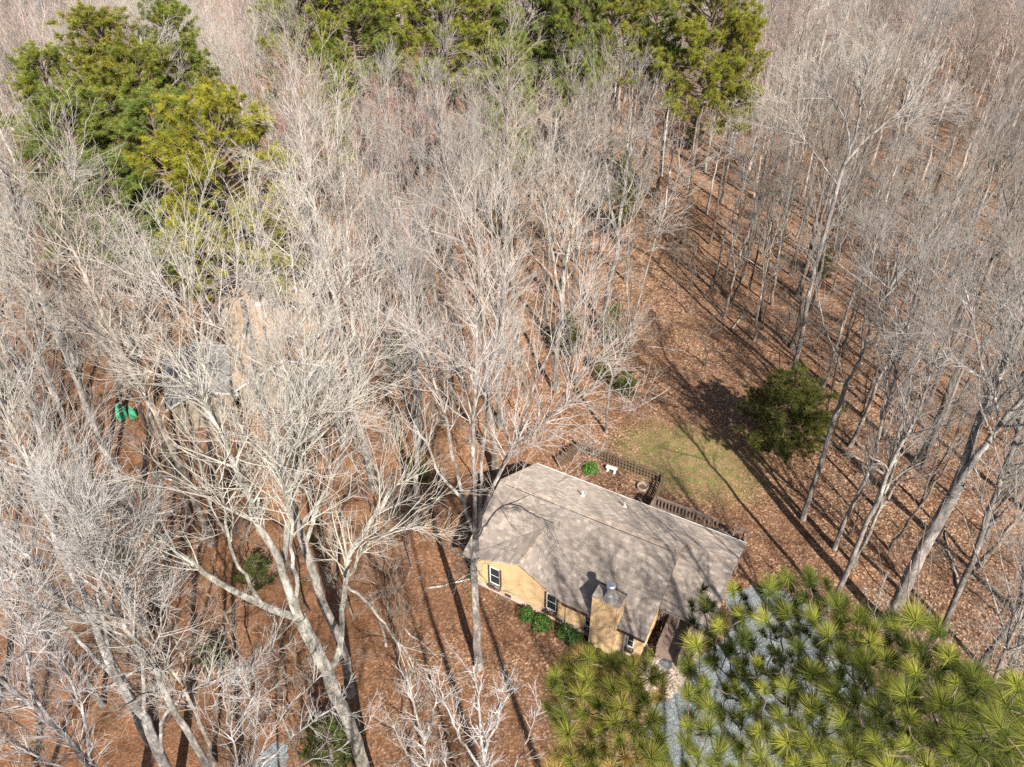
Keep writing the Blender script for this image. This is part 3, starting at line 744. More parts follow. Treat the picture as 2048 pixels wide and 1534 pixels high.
hero('tall pale bare tree right behind the huge forked one, with a mottled straight trunk', None, [
    (.33, .10, [(700, 1388), (690, 1310), (668, 1250), (648, 1215), (630, 1155), (611, 1090), (590, 1030), (570, 950), (545, 870), (520, 790), (500, 690), (485, 600)]),
    (.12, .025, [(611, 1090), (640, 1000), (680, 920), (690, 830), (720, 740), (735, 650)]),
    (.13, .025, [(590, 1030), (560, 960), (480, 850), (400, 760), (330, 700)]),
    (.12, .025, [(563, 930), (590, 830), (600, 710), (592, 600), (580, 490)]),
    (.11, .025, [(545, 870), (500, 760), (440, 640), (390, 550)]),
    (.10, .025, [(522, 800), (535, 700), (520, 600), (490, 500), (480, 440)]),
    (.09, .02, [(600, 1050), (660, 960), (640, 850), (670, 740)])],
    n2=380, n3=2700, n4=10500, seed=5, depth=2.8, tint=PALE, extra=26)
hero('tall bare tree before the tan house, its limbs fanning over the roof', None, [
    (.31, .16, [(957, 1335), (953, 1250), (948, 1150), (951, 1073)]),
    (.13, .03, [(951, 1073), (936, 1036), (926, 1000), (913, 933), (900, 880), (880, 800), (855, 720), (820, 630)]),
    (.14, .03, [(951, 1073), (948, 1026), (949, 960), (945, 880), (950, 760), (955, 640), (960, 530)]),
    (.12, .03, [(952, 1066), (960, 1010), (963, 943), (972, 860), (980, 760), (1000, 650), (1012, 520)]),
    (.14, .03, [(953, 1068), (965, 1030), (993, 960), (1030, 887), (1070, 858), (1130, 810), (1200, 770)]),
    (.10, .025, [(1002, 942), (1040, 860), (1075, 760), (1120, 660), (1180, 560)]),
    (.06, .02, [(950, 1082), (985, 1030), (1020, 1008), (1070, 1030), (1108, 1046)]),
    (.09, .02, [(926, 1000), (880, 950), (850, 880), (800, 830)])],
    n2=340, n3=2500, n4=10000, seed=9, depth=2.6, tint=(0.351, 0.314, 0.285), extra=22)
hero('thick grey double trunked tree leaning out over the right edge above the foreground pine', None, [
    (.46, .30, [(1775, 1252), (1812, 1170), (1850, 1090), (1890, 1020), (1918, 965)]),
    (.25, .05, [(1912, 975), (1935, 900), (1962, 830), (1990, 770), (2030, 690), (2060, 600)]),
    (.26, .05, [(1918, 965), (1960, 905), (2010, 840), (2050, 790), (2110, 720)]),
    (.10, .02, [(1985, 790), (1960, 720), (1945, 640), (1925, 560)]),
    (.09, .02, [(2000, 850), (1985, 780), (1940, 740), (1900, 720), (1870, 700)])],
    seed=11, depth=1.5, tint=(.30, .275, .25), tone=GREY, n2=200, n3=1300, n4=5200)
hero('slim bare tree leaning beside the thick double trunk, near the dark cedar', None, [
    (.24, .13, [(1605, 1038), (1625, 975), (1645, 915), (1668, 840), (1693, 768)]),
    (.13, .03, [(1693, 768), (1722, 710), (1760, 605), (1825, 515), (1890, 430), (1930, 360)]),
    (.08, .02, [(1690, 765), (1665, 690), (1645, 640), (1632, 550), (1640, 470)]),
    (.09, .02, [(1722, 710), (1735, 600), (1750, 500), (1790, 410)])],
    seed=13, depth=1.5, tint=GREY, tone=GREY, n2=170, n3=1150, n4=4700)
hero('straight dark trunked tree between the leaning slim one and the thick double trunk', None, [
    (.18, .03, [(1668, 1098), (1700, 1020), (1735, 950), (1762, 850), (1800, 720), (1830, 600), (1850, 500)]),
    (.07, .02, [(1762, 850), (1800, 780), (1850, 700)]), (.06, .02, [(1800, 720), (1790, 620), (1800, 540)])],
    seed=15, depth=1.2, tint=(.34, .31, .285), tone=GREY, n2=110, n3=750, n4=3000)
hero('tall tree with a gnarled bright crown standing well behind the dark cedar', None, [
    (.24, .13, [(1580, 764), (1608, 654), (1624, 560), (1652, 460), (1687, 331)]),
    (.11, .03, [(1687, 331), (1698, 290), (1690, 240), (1665, 200), (1640, 160)]),
    (.12, .03, [(1690, 322), (1715, 250), (1722, 190), (1735, 130), (1745, 90)]),
    (.11, .03, [(1687, 331), (1730, 280), (1780, 240), (1830, 190)]),
    (.08, .02, [(1675, 370), (1640, 320), (1600, 270), (1570, 230)])],
    seed=17, depth=2.0, tint=(.30, .28, .26), tone=PALE, n2=240, n3=1600, n4=6400, t1=0.3)
hero('pair stemmed grey tree at the right edge, below the thick double trunk', None, [
    (.24, .08, [(1885, 1262), (1922, 1170), (1955, 1100), (1975, 1030), (2005, 950), (2040, 850), (2060, 740)]),
    (.13, .04, [(1958, 1098), (1990, 1030), (2030, 960), (2080, 880)]),
    (.06, .02, [(2005, 950), (1985, 860), (1990, 780)])],
    seed=19, depth=1.0, tint=GREY, tone=GREY, n2=130, n3=800, n4=3200)
hero('dark slanting trunk in the bottom right corner, rising out of the frame past the pine', None, [
    (.22, .08, [(1960, 1330), (2000, 1275), (2050, 1205), (2120, 1110)]), (.1, .03, [(2050, 1205), (2090, 1100), (2110, 1020)])],
    seed=21, depth=1.0, tint=(.31, .285, .265), n2=90, n3=500, n4=2000)
hero('smooth pale young tree growing behind the garden fence', None, [
    (.15, .08, [(1212, 865), (1216, 800), (1234, 720), (1266, 655)]),
    (.08, .02, [(1266, 655), (1285, 570), (1320, 450), (1345, 380), (1370, 300)]),
    (.06, .02, [(1262, 660), (1255, 580), (1262, 480), (1280, 400)])],
    seed=23, depth=1.2, tint=PALE, n2=120, n3=800, n4=3200)
hero('straight high crowned bare tree in mid wood beyond the garden fence', None, [
    (.22, .06, [(1140, 655), (1148, 560), (1155, 450), (1166, 370), (1185, 270), (1200, 180)]),
    (.09, .02, [(1155, 450), (1120, 380), (1090, 310), (1070, 240)]), (.09, .02, [(1160, 410), (1210, 340), (1250, 260)]),
    (.08, .02, [(1166, 370), (1150, 280), (1160, 190)])],
    seed=25, depth=1.8, tint=WARM, n2=200, n3=1300, n4=5200)
hero('big three stemmed pale tree at the left edge, sweeping up past the shed', None, [
    (.34, .06, [(292, 1050), (250, 984), (196, 872), (165, 790), (142, 727), (110, 656), (86, 604), (65, 552), (50, 500), (30, 420), (12, 330)]),
    (.16, .03, [(168, 798), (120, 690), (80, 620), (40, 560), (0, 500), (-40, 440)]),
    (.15, .03, [(150, 745), (134, 650), (118, 560), (122, 480), (142, 400), (150, 330)]),
    (.10, .02, [(142, 727), (165, 620), (180, 540), (190, 460)]), (.09, .02, [(110, 656), (60, 640), (20, 640), (-20, 620)])],
    seed=27, depth=2.2, tint=PALE, n2=330, n3=2300, n4=9000, extra=22)
hero('pale bare tree just right of the green tarp heap', None, [
    (.19, .03, [(381, 1032), (350, 960), (320, 880), (290, 800), (262, 700), (240, 640), (215, 560), (200, 480)]),
    (.09, .02, [(320, 880), (330, 800), (320, 720), (300, 620)]), (.09, .02, [(290, 800), (240, 740), (190, 690)]), (.08, .02, [(262, 700), (290, 610), (280, 520)])],
    seed=29, depth=2.0, tint=WARM, tone=PALE, n2=260, n3=1700, n4=6600)
hero('broad whitish twigged tree filling the lower left, rooted below the frame', None, [
    (.36, .12, [(352, 1600), (325, 1520), (290, 1440), (240, 1370), (190, 1250)]),
    (.12, .02, [(190, 1250), (150, 1150), (110, 1050), (85, 955)]),
    (.12, .02, [(240, 1370), (150, 1270), (60, 1190), (0, 1140)]), (.11, .02, [(290, 1440), (285, 1330), (252, 1200), (245, 1100), (258, 1010)]),
    (.11, .02, [(322, 1515), (330, 1430), (400, 1370), (480, 1342), (545, 1300)]), (.09, .02, [(190, 1250), (110, 1180), (40, 1080), (0, 1030)]),
    (.08, .02, [(225, 1330), (200, 1200), (190, 1080), (170, 990)])],
    seed=31, depth=1.4, tint=(0.374, 0.352, 0.329), n2=480, n3=3600, n4=13000, spread=0.72, tw=0.006, extra=26)
hero('whitish bare tree in the bottom left corner, its twigs running off the left edge', None, [
    (.26, .06, [(262, 1690), (180, 1534), (100, 1440), (40, 1390), (-40, 1330)]),
    (.09, .02, [(180, 1534), (170, 1440), (130, 1340), (80, 1270)]), (.09, .02, [(100, 1440), (60, 1370), (50, 1280), (20, 1200)]),
    (.08, .02, [(200, 1570), (110, 1530), (30, 1490), (-30, 1480)])],
    seed=33, depth=1.2, tint=(0.367, 0.337, 0.320), n2=340, n3=2600, n4=9000, spread=0.65, tw=0.006)
hero('fan of bare whitish branches rising over the small gravel pad at the bottom edge', 12.0, [
    (.10, .04, [(488, 1640), (500, 1560), (520, 1510)]), (.045, .012, [(500, 1560), (545, 1465), (572, 1420), (602, 1385)]),
    (.045, .012, [(508, 1545), (580, 1480), (640, 1430), (692, 1392)]), (.04, .012, [(505, 1570), (600, 1530), (660, 1510), (705, 1478)]),
    (.04, .012, [(492, 1600), (470, 1500), (452, 1420), (448, 1350)]), (.04, .012, [(500, 1560), (515, 1450), (520, 1370)])],
    seed=35, depth=1.0, tint=(0.367, 0.337, 0.315), n2=130, n3=800, n4=2600, spread=0.42, tw=0.005, extra=12)
hero('white topped bare tree at the bottom edge, below the tan house front tree', 11.0, [
    (.13, .02, [(985, 1640), (975, 1560), (966, 1480), (956, 1400), (946, 1332)]), (.06, .012, [(975, 1560), (930, 1490), (900, 1430), (878, 1375)]),
    (.06, .012, [(970, 1500), (995, 1440), (1010, 1385), (1020, 1345)]), (.05, .012, [(985, 1600), (1030, 1530), (1062, 1460), (1080, 1420)]),
    (.04, .012, [(975, 1560), (905, 1540), (880, 1500)])],
    seed=37, depth=0.9, tint=(0.398, 0.375, 0.354), n2=150, n3=950, n4=2600, spread=0.36, tw=0.005, extra=12)
hero('small white barked tree top at the bottom edge, left of the white topped one', 12.5, [
    (.10, .02, [(890, 1640), (862, 1560), (845, 1470), (822, 1380), (812, 1350)]), (.05, .012, [(862, 1560), (810, 1500), (785, 1450)]), (.05, .012, [(848, 1480), (868, 1420), (872, 1370)])],
    seed=39, depth=0.7, tint=(0.367, 0.337, 0.320), n2=80, n3=450, n4=1300, spread=0.36, tw=0.005, extra=8)
hero('thin white dead sapling poking up behind the foreground pine', None, [
    (.07, .02, [(1745, 1330), (1748, 1270), (1752, 1210), (1768, 1165)]), (.03, .01, [(1748, 1270), (1790, 1230), (1800, 1190)]), (.03, .01, [(1752, 1240), (1735, 1200), (1735, 1170)])],
    seed=41, depth=0.4, tint=(0.374, 0.360, 0.331), n2=30, n3=90, n4=0, spread=0.3, tw=0.006, name='dead_sapling', extra=4)
hero('brown bare tree reaching up left of the gnarled bright crown, beyond the cedar', None, [
    (.17, .03, [(1485, 560), (1500, 480), (1520, 400), (1545, 300), (1560, 200)]), (.07, .02, [(1520, 400), (1480, 330), (1450, 270)]), (.07, .02, [(1530, 350), (1570, 280), (1600, 200)])],
    seed=43, depth=1.5, tint=GREY, tone=WARM, n2=150, n3=900, n4=3600)
hero('tall pale twin leader tree right of the house front tree, far back in the wood', None, [
    (.24, .05, [(880, 700), (870, 600), (862, 500), (850, 400), (838, 300), (830, 210)]), (.12, .03, [(862, 510), (900, 420), (930, 330), (950, 240)]),
    (.10, .02, [(850, 400), (810, 330), (780, 260), (760, 190)]), (.09, .02, [(868, 570), (820, 500), (780, 440), (740, 390)])],
    seed=45, depth=2.2, tint=PALE, n2=270, n3=1800, n4=7000)
# ------------------------------------------------------------------ evergreens: needle tufts
def blades(rng, C, A, nb, length, width, cone, tint, tvar=0.18):
    """nb thin triangular blades from each tuft centre C along axis A"""
    N = len(C); n = N * nb
    c = np.repeat(C, nb, 0); a = np.repeat(unit(A), nb, 0); tc = np.repeat(tint, nb, 0)
    d = unit(a * rng.uniform(0.15, 1.0, n)[:, None] + unit(rng.randn(n, 3)) * cone)
    l = (np.repeat(length, nb) if hasattr(length, '__len__') else length) * rng.uniform(0.7, 1.12, n)
    s = unit(np.cross(d, rng.randn(n, 3))) * (width / 2)
    b = c + d * (0.02 * l)[:, None]; tip = c + d * l[:, None]; tip[:, 2] -= 0.08 * l
    V = np.stack([b - s, b + s, tip], 1).reshape(-1, 3); F = np.arange(n * 3).reshape(n, 3)
    t = tc * (1 + tvar * rng.randn(n, 1)); t = np.repeat(t, 3, 0); t[2::3] *= np.array([1.25, 1.15, 1.0]); t[0::3] *= .8; t[1::3] *= .8; t = np.clip(t, 0.004, 1)
    return V, F, t
GDARK, GMID, GYEL, GOLD = np.array([.085, .115, .028]), np.array([.185, .245, .050]), np.array([.46, .48, .095]), np.array([.36, .23, .085])
def pine(seed, H, clear, rad, nb=84, n2=900, tufts=6000, nbl=24, bl=0.36, bw=0.032, r0=0.2):
    rng = np.random.RandomState(seed); n = 12; t = np.linspace(0, 1, n)
    P = np.zeros((1, n, 3)); P[0, :, 2] = H * t; P[0, :, :2] = np.cumsum(rng.randn(n, 2) * 0.10, 0); P[0, 0] = 0
    R = (r0 * (1 - t) ** 0.8 + 0.02)[None]
    k = np.arange(nb); tt = clear + (0.985 - clear) * (k + rng.rand(nb)) / nb; x = tt * (n - 1); i = np.minimum(x.astype(int), n - 2); f = (x - i)[:, None]
    S = P[0, i] * (1 - f) + P[0, i + 1] * f
    h = (tt - clear) / (1 - clear)
    prof = np.sqrt(np.clip(1 - (np.abs(h - 0.36) / 0.66) ** 3.4, 0.10, 1))
    ph = k * 2.4 + rng.rand(nb); el = np.radians(-8 + 70 * h ** 1.4 + rng.uniform(-10, 14, nb))
    D = np.stack([np.cos(el) * np.cos(ph), np.cos(el) * np.sin(ph), np.sin(el)], 1)
    L = rad * prof * rng.uniform(0.72, 1.12, nb) + 0.3
    PB, RB = grow(rng, S, D, L, 0.012 * L + 0.02, np.full(nb, 0.012), 5, 0.08, 0.07)
    S, D, L, r = sprout(rng, PB, RB, n2, 0.3, (25, 65), (0.6, 1.5), 0.6, 0.8)
    P2, R2 = grow(rng, S, D, L * rad / 3.2, r, np.full(n2, .008), 3, 0.12, 0.14)
    # tufts on the outer half of the twigs
    j = rng.randint(0, n2, tufts); u = rng.uniform(0.35, 1, tufts)[:, None] * 3; q = np.minimum(u.astype(int), 2)[:, 0]
    C = P2[j, q] + (P2[j, q + 1] - P2[j, q]) * (u - q[:, None]) + rng.randn(tufts, 3) * 0.06
    A = unit(P2[j, 3] - P2[j, 0]) * 0.7 + np.array([0, 0, 0.8])
    yl = np.clip(rng.beta(2.4, 2.0, (tufts, 1)) , 0, 1)
    tint = GDARK * (1 - yl) ** 2 + GMID * 2 * yl * (1 - yl) + np.array([.50, .50, .105]) * yl ** 2
    old = rng.rand(tufts) < 0.05; tint[old] = GOLD * 0.6
    return join([tubes(P, R, 7), tubes(PB, RB, 4), tubes(P2, R2, 3)]), blades(rng, C, A, nbl, bl, bw, 0.75, tint)
def make_evergreen(name, tr, nd, bark='pinebark', leafmat='needle', part='crown'):
    r = empty(name)
    link('trunk', mesh_from('trunk', tr[0], tr[1], [M[bark]], smooth=True), r)
    link(part, mesh_from(part, nd[0], nd[1], [M[leafmat]], tint=nd[2]), r)
    return r
PINES = [make_evergreen('pine_tree', *pine(s, H, c, r)) for s, H, c, r in ((1, 25, .42, 3.9), (2, 26, .46, 3.5), (3, 24, .38, 4.3), (4, 21.5, .40, 5.2), (5, 26, .57, 3.9), (6, 27, .60, 4.4), (7, 25, .58, 4.2))]
used = set(); pine_pos = []
def put(protos, i, x, y, rz, sc, label, cat, group, tint=None):
    p = protos[i]
    if (id(protos), i) not in used: used.add((id(protos), i)); o = p
    else: o = copy_tree(p)
    o.location = (x, y, 0); o.rotation_euler = (0, 0, rz); o.scale = (sc[0], sc[0], sc[1]) if hasattr(sc, '__len__') else (sc, sc, sc)
    tag(o, label, cat, group)
    if tint is not None: colour(o, tint)
    return o
def put_pine(i, px, py, y, rad, label, tint, hz=1.0, group='pines'):
    p = at_y(px, py, y)                           # (px, py) is where the treetop shows
    ph = (25, 26, 24, 21.5, 26, 27, 25)[i]; pr = (3.6, 3.3, 3.9, 4.7, 3.6, 4.1, 3.9)[i]
    put(PINES, i, p[0], y, px * 0.7, (rad / pr, p[2] / ph), label, 'pine', group, tint); pine_pos.append((p[0], y, 2.6))
for a in ((0, 180, 52, 73, 5.0, 'tall round topped green pine, highest of the pine clump', (1.1, 1.0, .9)),
          (1, 330, 30, 79, 3.7, 'narrow dark green pine standing at the right of the pine clump', (.92, 1, .85)),
          (2, 75, 140, 68, 4.4, 'dark pine on the outer flank of the clump beside the frame', (.95, 1, .9)),
          (2, 262, 130, 71, 4.4, 'mid green pine between the round topped and the narrow pine', (.95, 1, .9)),
          (0, 150, 210, 62, 4.2, 'dull green pine in front of the round topped pine', (.85, .95, 1.0)),
          (2, 290, 230, 63, 4.6, 'bluish green pine just behind the yellowish broad pine', (.8, .95, 1.05)),
          (3, 425, 250, 57, 5.8, 'broad yellowish green pine at the near corner of the pine clump', (1.25, 1.15, .7)),
          (1, 215, 330, 58, 3.0, 'small dark pine at the foot of the pine clump', (.7, .85, .9))):
    put_pine(a[0], a[1], a[2], a[3], a[4], a[5], a[6])
for k, a in enumerate(((4, 600, -45, 84, 4.2, 'bright green pine at the near end of the far pine row', (1.05, 1.05, .8)),
          (6, 690, -75, 88, 4.4, 'dark pine second along the far pine row, behind the red twigged crowns', (.85, .95, .9)),
          (4, 770, -110, 96, 4.6, 'pine with a thin crown third along the far pine row', (.95, 1, .9)),
          (5, 885, -70, 86, 5.2, 'wide yellow green pine in the middle of the far pine row', (1.1, 1.1, .8)),
          (6, 960, -40, 90, 4.4, 'fresh green pine next to the wide yellow green one in the far row', (1.1, 1.08, .8)),
          (4, 1065, -50, 88, 4.6, 'bluish green pine with a pale forked trunk in the far pine row', (.75, .92, 1.05)),
          (6, 1150, -45, 84, 3.8, 'grey green pine right of the bluish one in the far row', (.85, .95, 1.0)),
          (5, 1235, -60, 86, 4.8, 'olive green pine near the dark trunked end of the far row', (1.05, 1.0, .85)),
          (4, 1330, -80, 92, 3.8, 'dark green pine behind the one with the tall dark trunk', (.8, .9, .9)),
          (6, 1440, -30, 80, 4.4, 'yellow tinged pine closing the far pine row beside the bare wood', (1.15, 1.12, .8)),
          (4, 1490, 60, 80, 2.6, 'smaller yellowish pine below the last pine of the far row', (1.2, 1.1, .8)),
          (1, 640, 110, 80, 2.2, 'young green pine among the red twigged crowns', (.9, 1, .9)))):
    put_pine(*a)
for a in ((1, 1010, 100, 78, 2.8, 'slim young pine in front of the far pine row, among bare crowns', (.95, 1.05, .9)),
          (0, 530, 30, 92, 3.0, 'thin pine leaning off the near end of the far row', (.9, 1, .9))):
    put_pine(*a)

# two pines whose tops stand right under the camera
def close_pine(name, label, poly, trunk, top, dfun, spacing, blen, tintf, seed, thin=1.0, nbl=260, bw=0.006):
    rng = np.random.RandomState(seed); poly = np.array(poly, float)
    def inside(x, y):
        c = False; j = len(poly) - 1
        for i in range(len(poly)):
            if (poly[i, 1] > y) != (poly[j, 1] > y) and x < (poly[j, 0] - poly[i, 0]) * (y - poly[i, 1]) / (poly[j, 1] - poly[i, 1]) + poly[i, 0]: c = not c
            j = i
        return c
    lo, hi = poly.min(0), poly.max(0); pts = []; C = []; deep = []
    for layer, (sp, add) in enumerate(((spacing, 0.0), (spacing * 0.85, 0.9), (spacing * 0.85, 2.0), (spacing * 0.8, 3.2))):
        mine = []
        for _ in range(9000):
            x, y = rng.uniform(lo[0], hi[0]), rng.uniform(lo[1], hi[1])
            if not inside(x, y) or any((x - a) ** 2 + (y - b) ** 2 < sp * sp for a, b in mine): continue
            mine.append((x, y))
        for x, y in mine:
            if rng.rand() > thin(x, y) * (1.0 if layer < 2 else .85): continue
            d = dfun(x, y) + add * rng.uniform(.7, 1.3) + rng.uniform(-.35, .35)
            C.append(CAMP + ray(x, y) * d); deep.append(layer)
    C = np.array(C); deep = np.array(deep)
    tx, ty = trunk
    N = len(C)
    ax = np.stack([C[:, 0] - tx, C[:, 1] - ty, np.zeros(N)], 1); rr = np.linalg.norm(ax, axis=1, keepdims=True)
    A = unit(unit(ax) * 0.5 + np.array([0, 0.25, 1.0]) + rng.randn(N, 3) * 0.34)
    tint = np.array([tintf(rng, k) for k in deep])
    # woody part: trunk, main branches to chosen tufts, and a twig under every tuft
    n = 14; t = np.linspace(0, 1, n); P = np.zeros((1, n, 3)); P[0, :, 0], P[0, :, 1], P[0, :, 2] = tx, ty, top * t; P[0, 1:, :2] += np.cumsum(rng.randn(n - 1, 2) * .06, 0)
    R = (0.26 * (1 - t) ** 0.7 + 0.02)[None]
    # wood grows outwards from the trunk: every tuft hangs on the nearest wood already grown that lies inwards and lower
    zs = np.linspace(.62, .99, 24); nodes = [np.array([np.interp(q, t, P[0, :, i]) for i in range(3)]) for q in zs]; par = [-1] * 24; seg = []
    for k in np.argsort(rr[:, 0]):
        e = C[k] - A[k] * .06; nd = np.array(nodes); dv = e - nd
        cost = np.linalg.norm(dv, axis=1) + 1.5 * np.maximum(0, 0.10 * np.linalg.norm(dv, axis=1) - dv[:, 2]) + .35 * np.array([q < 0 for q in par])
        j = int(np.argmin(cost)); s0 = nd[j]; sm = np.linspace(0, 1, 6)[:, None]; L0 = np.linalg.norm(e - s0)
        pl = s0 * (1 - sm) + e * sm; pl[1:-1] += rng.randn(4, 3) * .03 * min(1, L0); pl[:, 2] -= .12 * L0 * np.sin(np.pi * sm[:, 0])
        pj = j
        for q in (2, 3, 4, 5): nodes.append(pl[q]); par.append(pj); pj = len(nodes) - 1
        seg.append((pl, j, len(nodes) - 1))
    w = np.zeros(len(nodes))
    for _, _, q in seg:
        while q >= 0: w[q] += 1; q = par[q]
    PT = np.array([q[0] for q in seg]); RT = np.array([np.linspace(.0055 + .0035 * math.sqrt(w[q[2] - 3]), .0055 + .0035 * math.sqrt(w[q[2]]) * .9, 6) for q in seg])
    tr = join([tubes(P, R, 9), tubes(PT, RT, 5)])
    ln = blen * rng.uniform(.55, 1.2, N)
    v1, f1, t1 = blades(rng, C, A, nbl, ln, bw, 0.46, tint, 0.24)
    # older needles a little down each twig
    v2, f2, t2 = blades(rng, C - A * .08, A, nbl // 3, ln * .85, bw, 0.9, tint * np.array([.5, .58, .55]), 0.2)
    V = np.concatenate([v1, v2]); F = np.concatenate([f1, f2 + len(v1)]); T = np.concatenate([t1, t2])
    base = np.array([tx, ty, 0.0])
    o = make_evergreen(name, (tr[0] - base, tr[1]), (V - base, F, T)); o.location = base
    # cones
    for k in rng.choice(N, min(14, N), False):
        c = C[k] - A[k] * 0.10 + rng.randn(3) * .05 - base
        mb = MB(False); mb.lathe(c, [(.012, -.055), (.034, -.03), (.040, 0), (.030, .035), (.008, .06)], 9)
        q = mb.build('cone', mat_cone, o, smooth=False)
    tag(o, label, 'pine', 'pines'); pine_pos.append((tx, ty, 3))
    return o
mat_cone = mat_plain('pine_cone', (0.22, 0.10, 0.05), 0.85, 0.5, 40)
def tint_a(rng, k):  # deeper tuft layers get darker needles, painting in the shade between tufts
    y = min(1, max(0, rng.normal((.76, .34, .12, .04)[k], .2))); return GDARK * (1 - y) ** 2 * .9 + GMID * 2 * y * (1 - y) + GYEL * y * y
def tint_b(rng, k):
    y = min(1, max(0, rng.normal(.66, .2)));
    return (GDARK * (1 - y) ** 2 + GMID * 2 * y * (1 - y) + np.array([.40, .39, .08]) * y * y) if rng.rand() < .66 else np.array([.46, .34, .12]) * rng.uniform(.8, 1.3)
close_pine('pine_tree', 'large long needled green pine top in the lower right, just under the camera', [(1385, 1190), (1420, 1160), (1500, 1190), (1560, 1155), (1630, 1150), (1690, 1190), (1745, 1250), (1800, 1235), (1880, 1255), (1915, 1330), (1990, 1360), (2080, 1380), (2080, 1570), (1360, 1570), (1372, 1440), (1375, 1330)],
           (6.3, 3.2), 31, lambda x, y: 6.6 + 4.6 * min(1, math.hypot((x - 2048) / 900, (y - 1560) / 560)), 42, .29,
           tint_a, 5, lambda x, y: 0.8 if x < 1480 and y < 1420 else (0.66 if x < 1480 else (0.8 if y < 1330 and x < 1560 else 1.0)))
close_pine('pine_tree', 'yellowing pine top with browned needles below the tan house chimney', [(1155, 1300), (1200, 1310), (1300, 1335), (1330, 1370), (1310, 1430), (1340, 1570), (1095, 1570), (1125, 1480), (1090, 1400), (1115, 1345)],
           (2.0, 6.6), 26, lambda x, y: 13.0 - 2.4 * (y - 1300) / 240, 33, .34, tint_b, 8, lambda x, y: 1.0, 190, .0085)

# cedars and other small evergreens
def cedar(seed, H, rad, tufts, col, nbl=26, bl=.34, bw=.045, pw=.85):
    rng = np.random.RandomState(seed); n = 8; t = np.linspace(0, 1, n)
    P = np.zeros((1, n, 3)); P[0, :, 2] = H * .97 * t; P[0, :, :2] = np.cumsum(rng.randn(n, 2) * .03, 0); R = (.022 * H * (1 - t) + .012)[None] * .6
    nb = 90; tt = .08 + .9 * rng.rand(nb); ph = rng.rand(nb) * 6.28; L = rad * (1 - tt) ** pw * rng.uniform(.6, 1.15, nb) * (0.55 + 0.45 * np.minimum(1, tt / .25)) + .12
    S = np.stack([0 * tt, 0 * tt, tt * H * .97], 1); D = np.stack([np.cos(ph), np.sin(ph), rng.uniform(.1, .5, nb)], 1)
    PB, RB = grow(rng, S, D, L, .012 * L + .008, np.full(nb, .006), 5, .08, .05)
    lw = L / L.sum(); j = rng.choice(nb, tufts, p=lw); u = (rng.rand(tufts) ** .55)[:, None] * 5; q = np.minimum(u.astype(int), 4)[:, 0]
    C = PB[j, q] + (PB[j, q + 1] - PB[j, q]) * (u - q[:, None]) + rng.randn(tufts, 3) * .10 * rad / 3
    A = unit(PB[j, 5] - PB[j, 0]) * .8 + np.array([0, 0, .6])
    y = rng.rand(tufts, 1); tint = np.array(col) * (.55 + .9 * y)
    return join([tubes(P, R, 7), tubes(PB, RB, 3)]), blades(rng, C, A, nbl, bl, bw, .7, tint)
dc = make_evergreen('cedar_tree', *cedar(51, 8.2, 5.6, 1700, (.125, .14, .036), 26, .40, .042, .8))
dcp = at(1553, 905, 0); dc.location = (dcp[0], dcp[1], 0); tag(dc, 'dense dark green cedar standing alone beside the lawn', 'cedar', 'evergreens under the bare trees'); pine_pos.append((dcp[0], dcp[1], 4.0))
SMALL = [make_evergreen('small_evergreen', *cedar(s, 5.0, r, n, c, 16, .34, .05, p)) for s, r, n, c, p in ((61, 1.7, 420, (.13, .145, .045), .7), (62, 1.4, 260, (.15, .165, .05), .5), (63, 2.0, 330, (.11, .14, .04), .6))]
for i, px, py, h, w, lab in ((0, 1132, 712, 5.0, 1.2, 'olive green young evergreen between the bare trunks beyond the garden fence'), (1, 1222, 690, 4.6, 1.0, 'loose pale green young evergreen under the smooth young tree'),
        (2, 1248, 792, 2.6, .8, 'small green shrub like evergreen at the edge of the clearing'), (1, 838, 975, 3.0, .8, 'green young evergreen behind the left gable of the tan house'),
        (2, 520, 1172, 2.6, .8, 'dark evergreen sapling in the shade of the huge forked tree'), (0, 1240, 470, 11.0, 1.7, 'tall thin dark evergreen in the middle of the wood'),
        (2, 668, 1530, 4.2, 1.1, 'bright green bush at the foot of the huge forked tree'), (1, 800, 750, 4.5, 1.1, 'thin green evergreen right of the second house'),
        (0, 18, 800, 5.0, 1.3, 'green bushy evergreen at the left frame edge below the shed'), (1, 1205, 760, 3.0, .9, 'yellow green sapling left of the clearing'), (0, 480, 480, 5.5, 1.2, 'green evergreen behind the second house'),
        (1, 110, 470, 5.5, 1.2, 'olive evergreen near the outbuilding'), (2, 430, 1330, 1.8, .7, 'dark green low evergreen in deep shade near the bottom left'), (1, 1000, 480, 5, 1.0, 'faint green evergreen in the wood behind the house front tree'),
        (1, 1640, 560, 4.0, 1.0, 'small pale evergreen behind the gnarled bright crown'), (0, 1385, 300, 7, 1.3, 'grey green evergreen below the far pine row'), (1, 235, 1150, 2.6, .9, 'mossy green shrub amid the lower whitish twigs')):
    p = at(px, py, 0); put(SMALL, i, p[0], p[1], px * .37, (w, h / 5.0), lab, 'evergreen', 'evergreens under the bare trees'); pine_pos.append((p[0], p[1], 1.3))

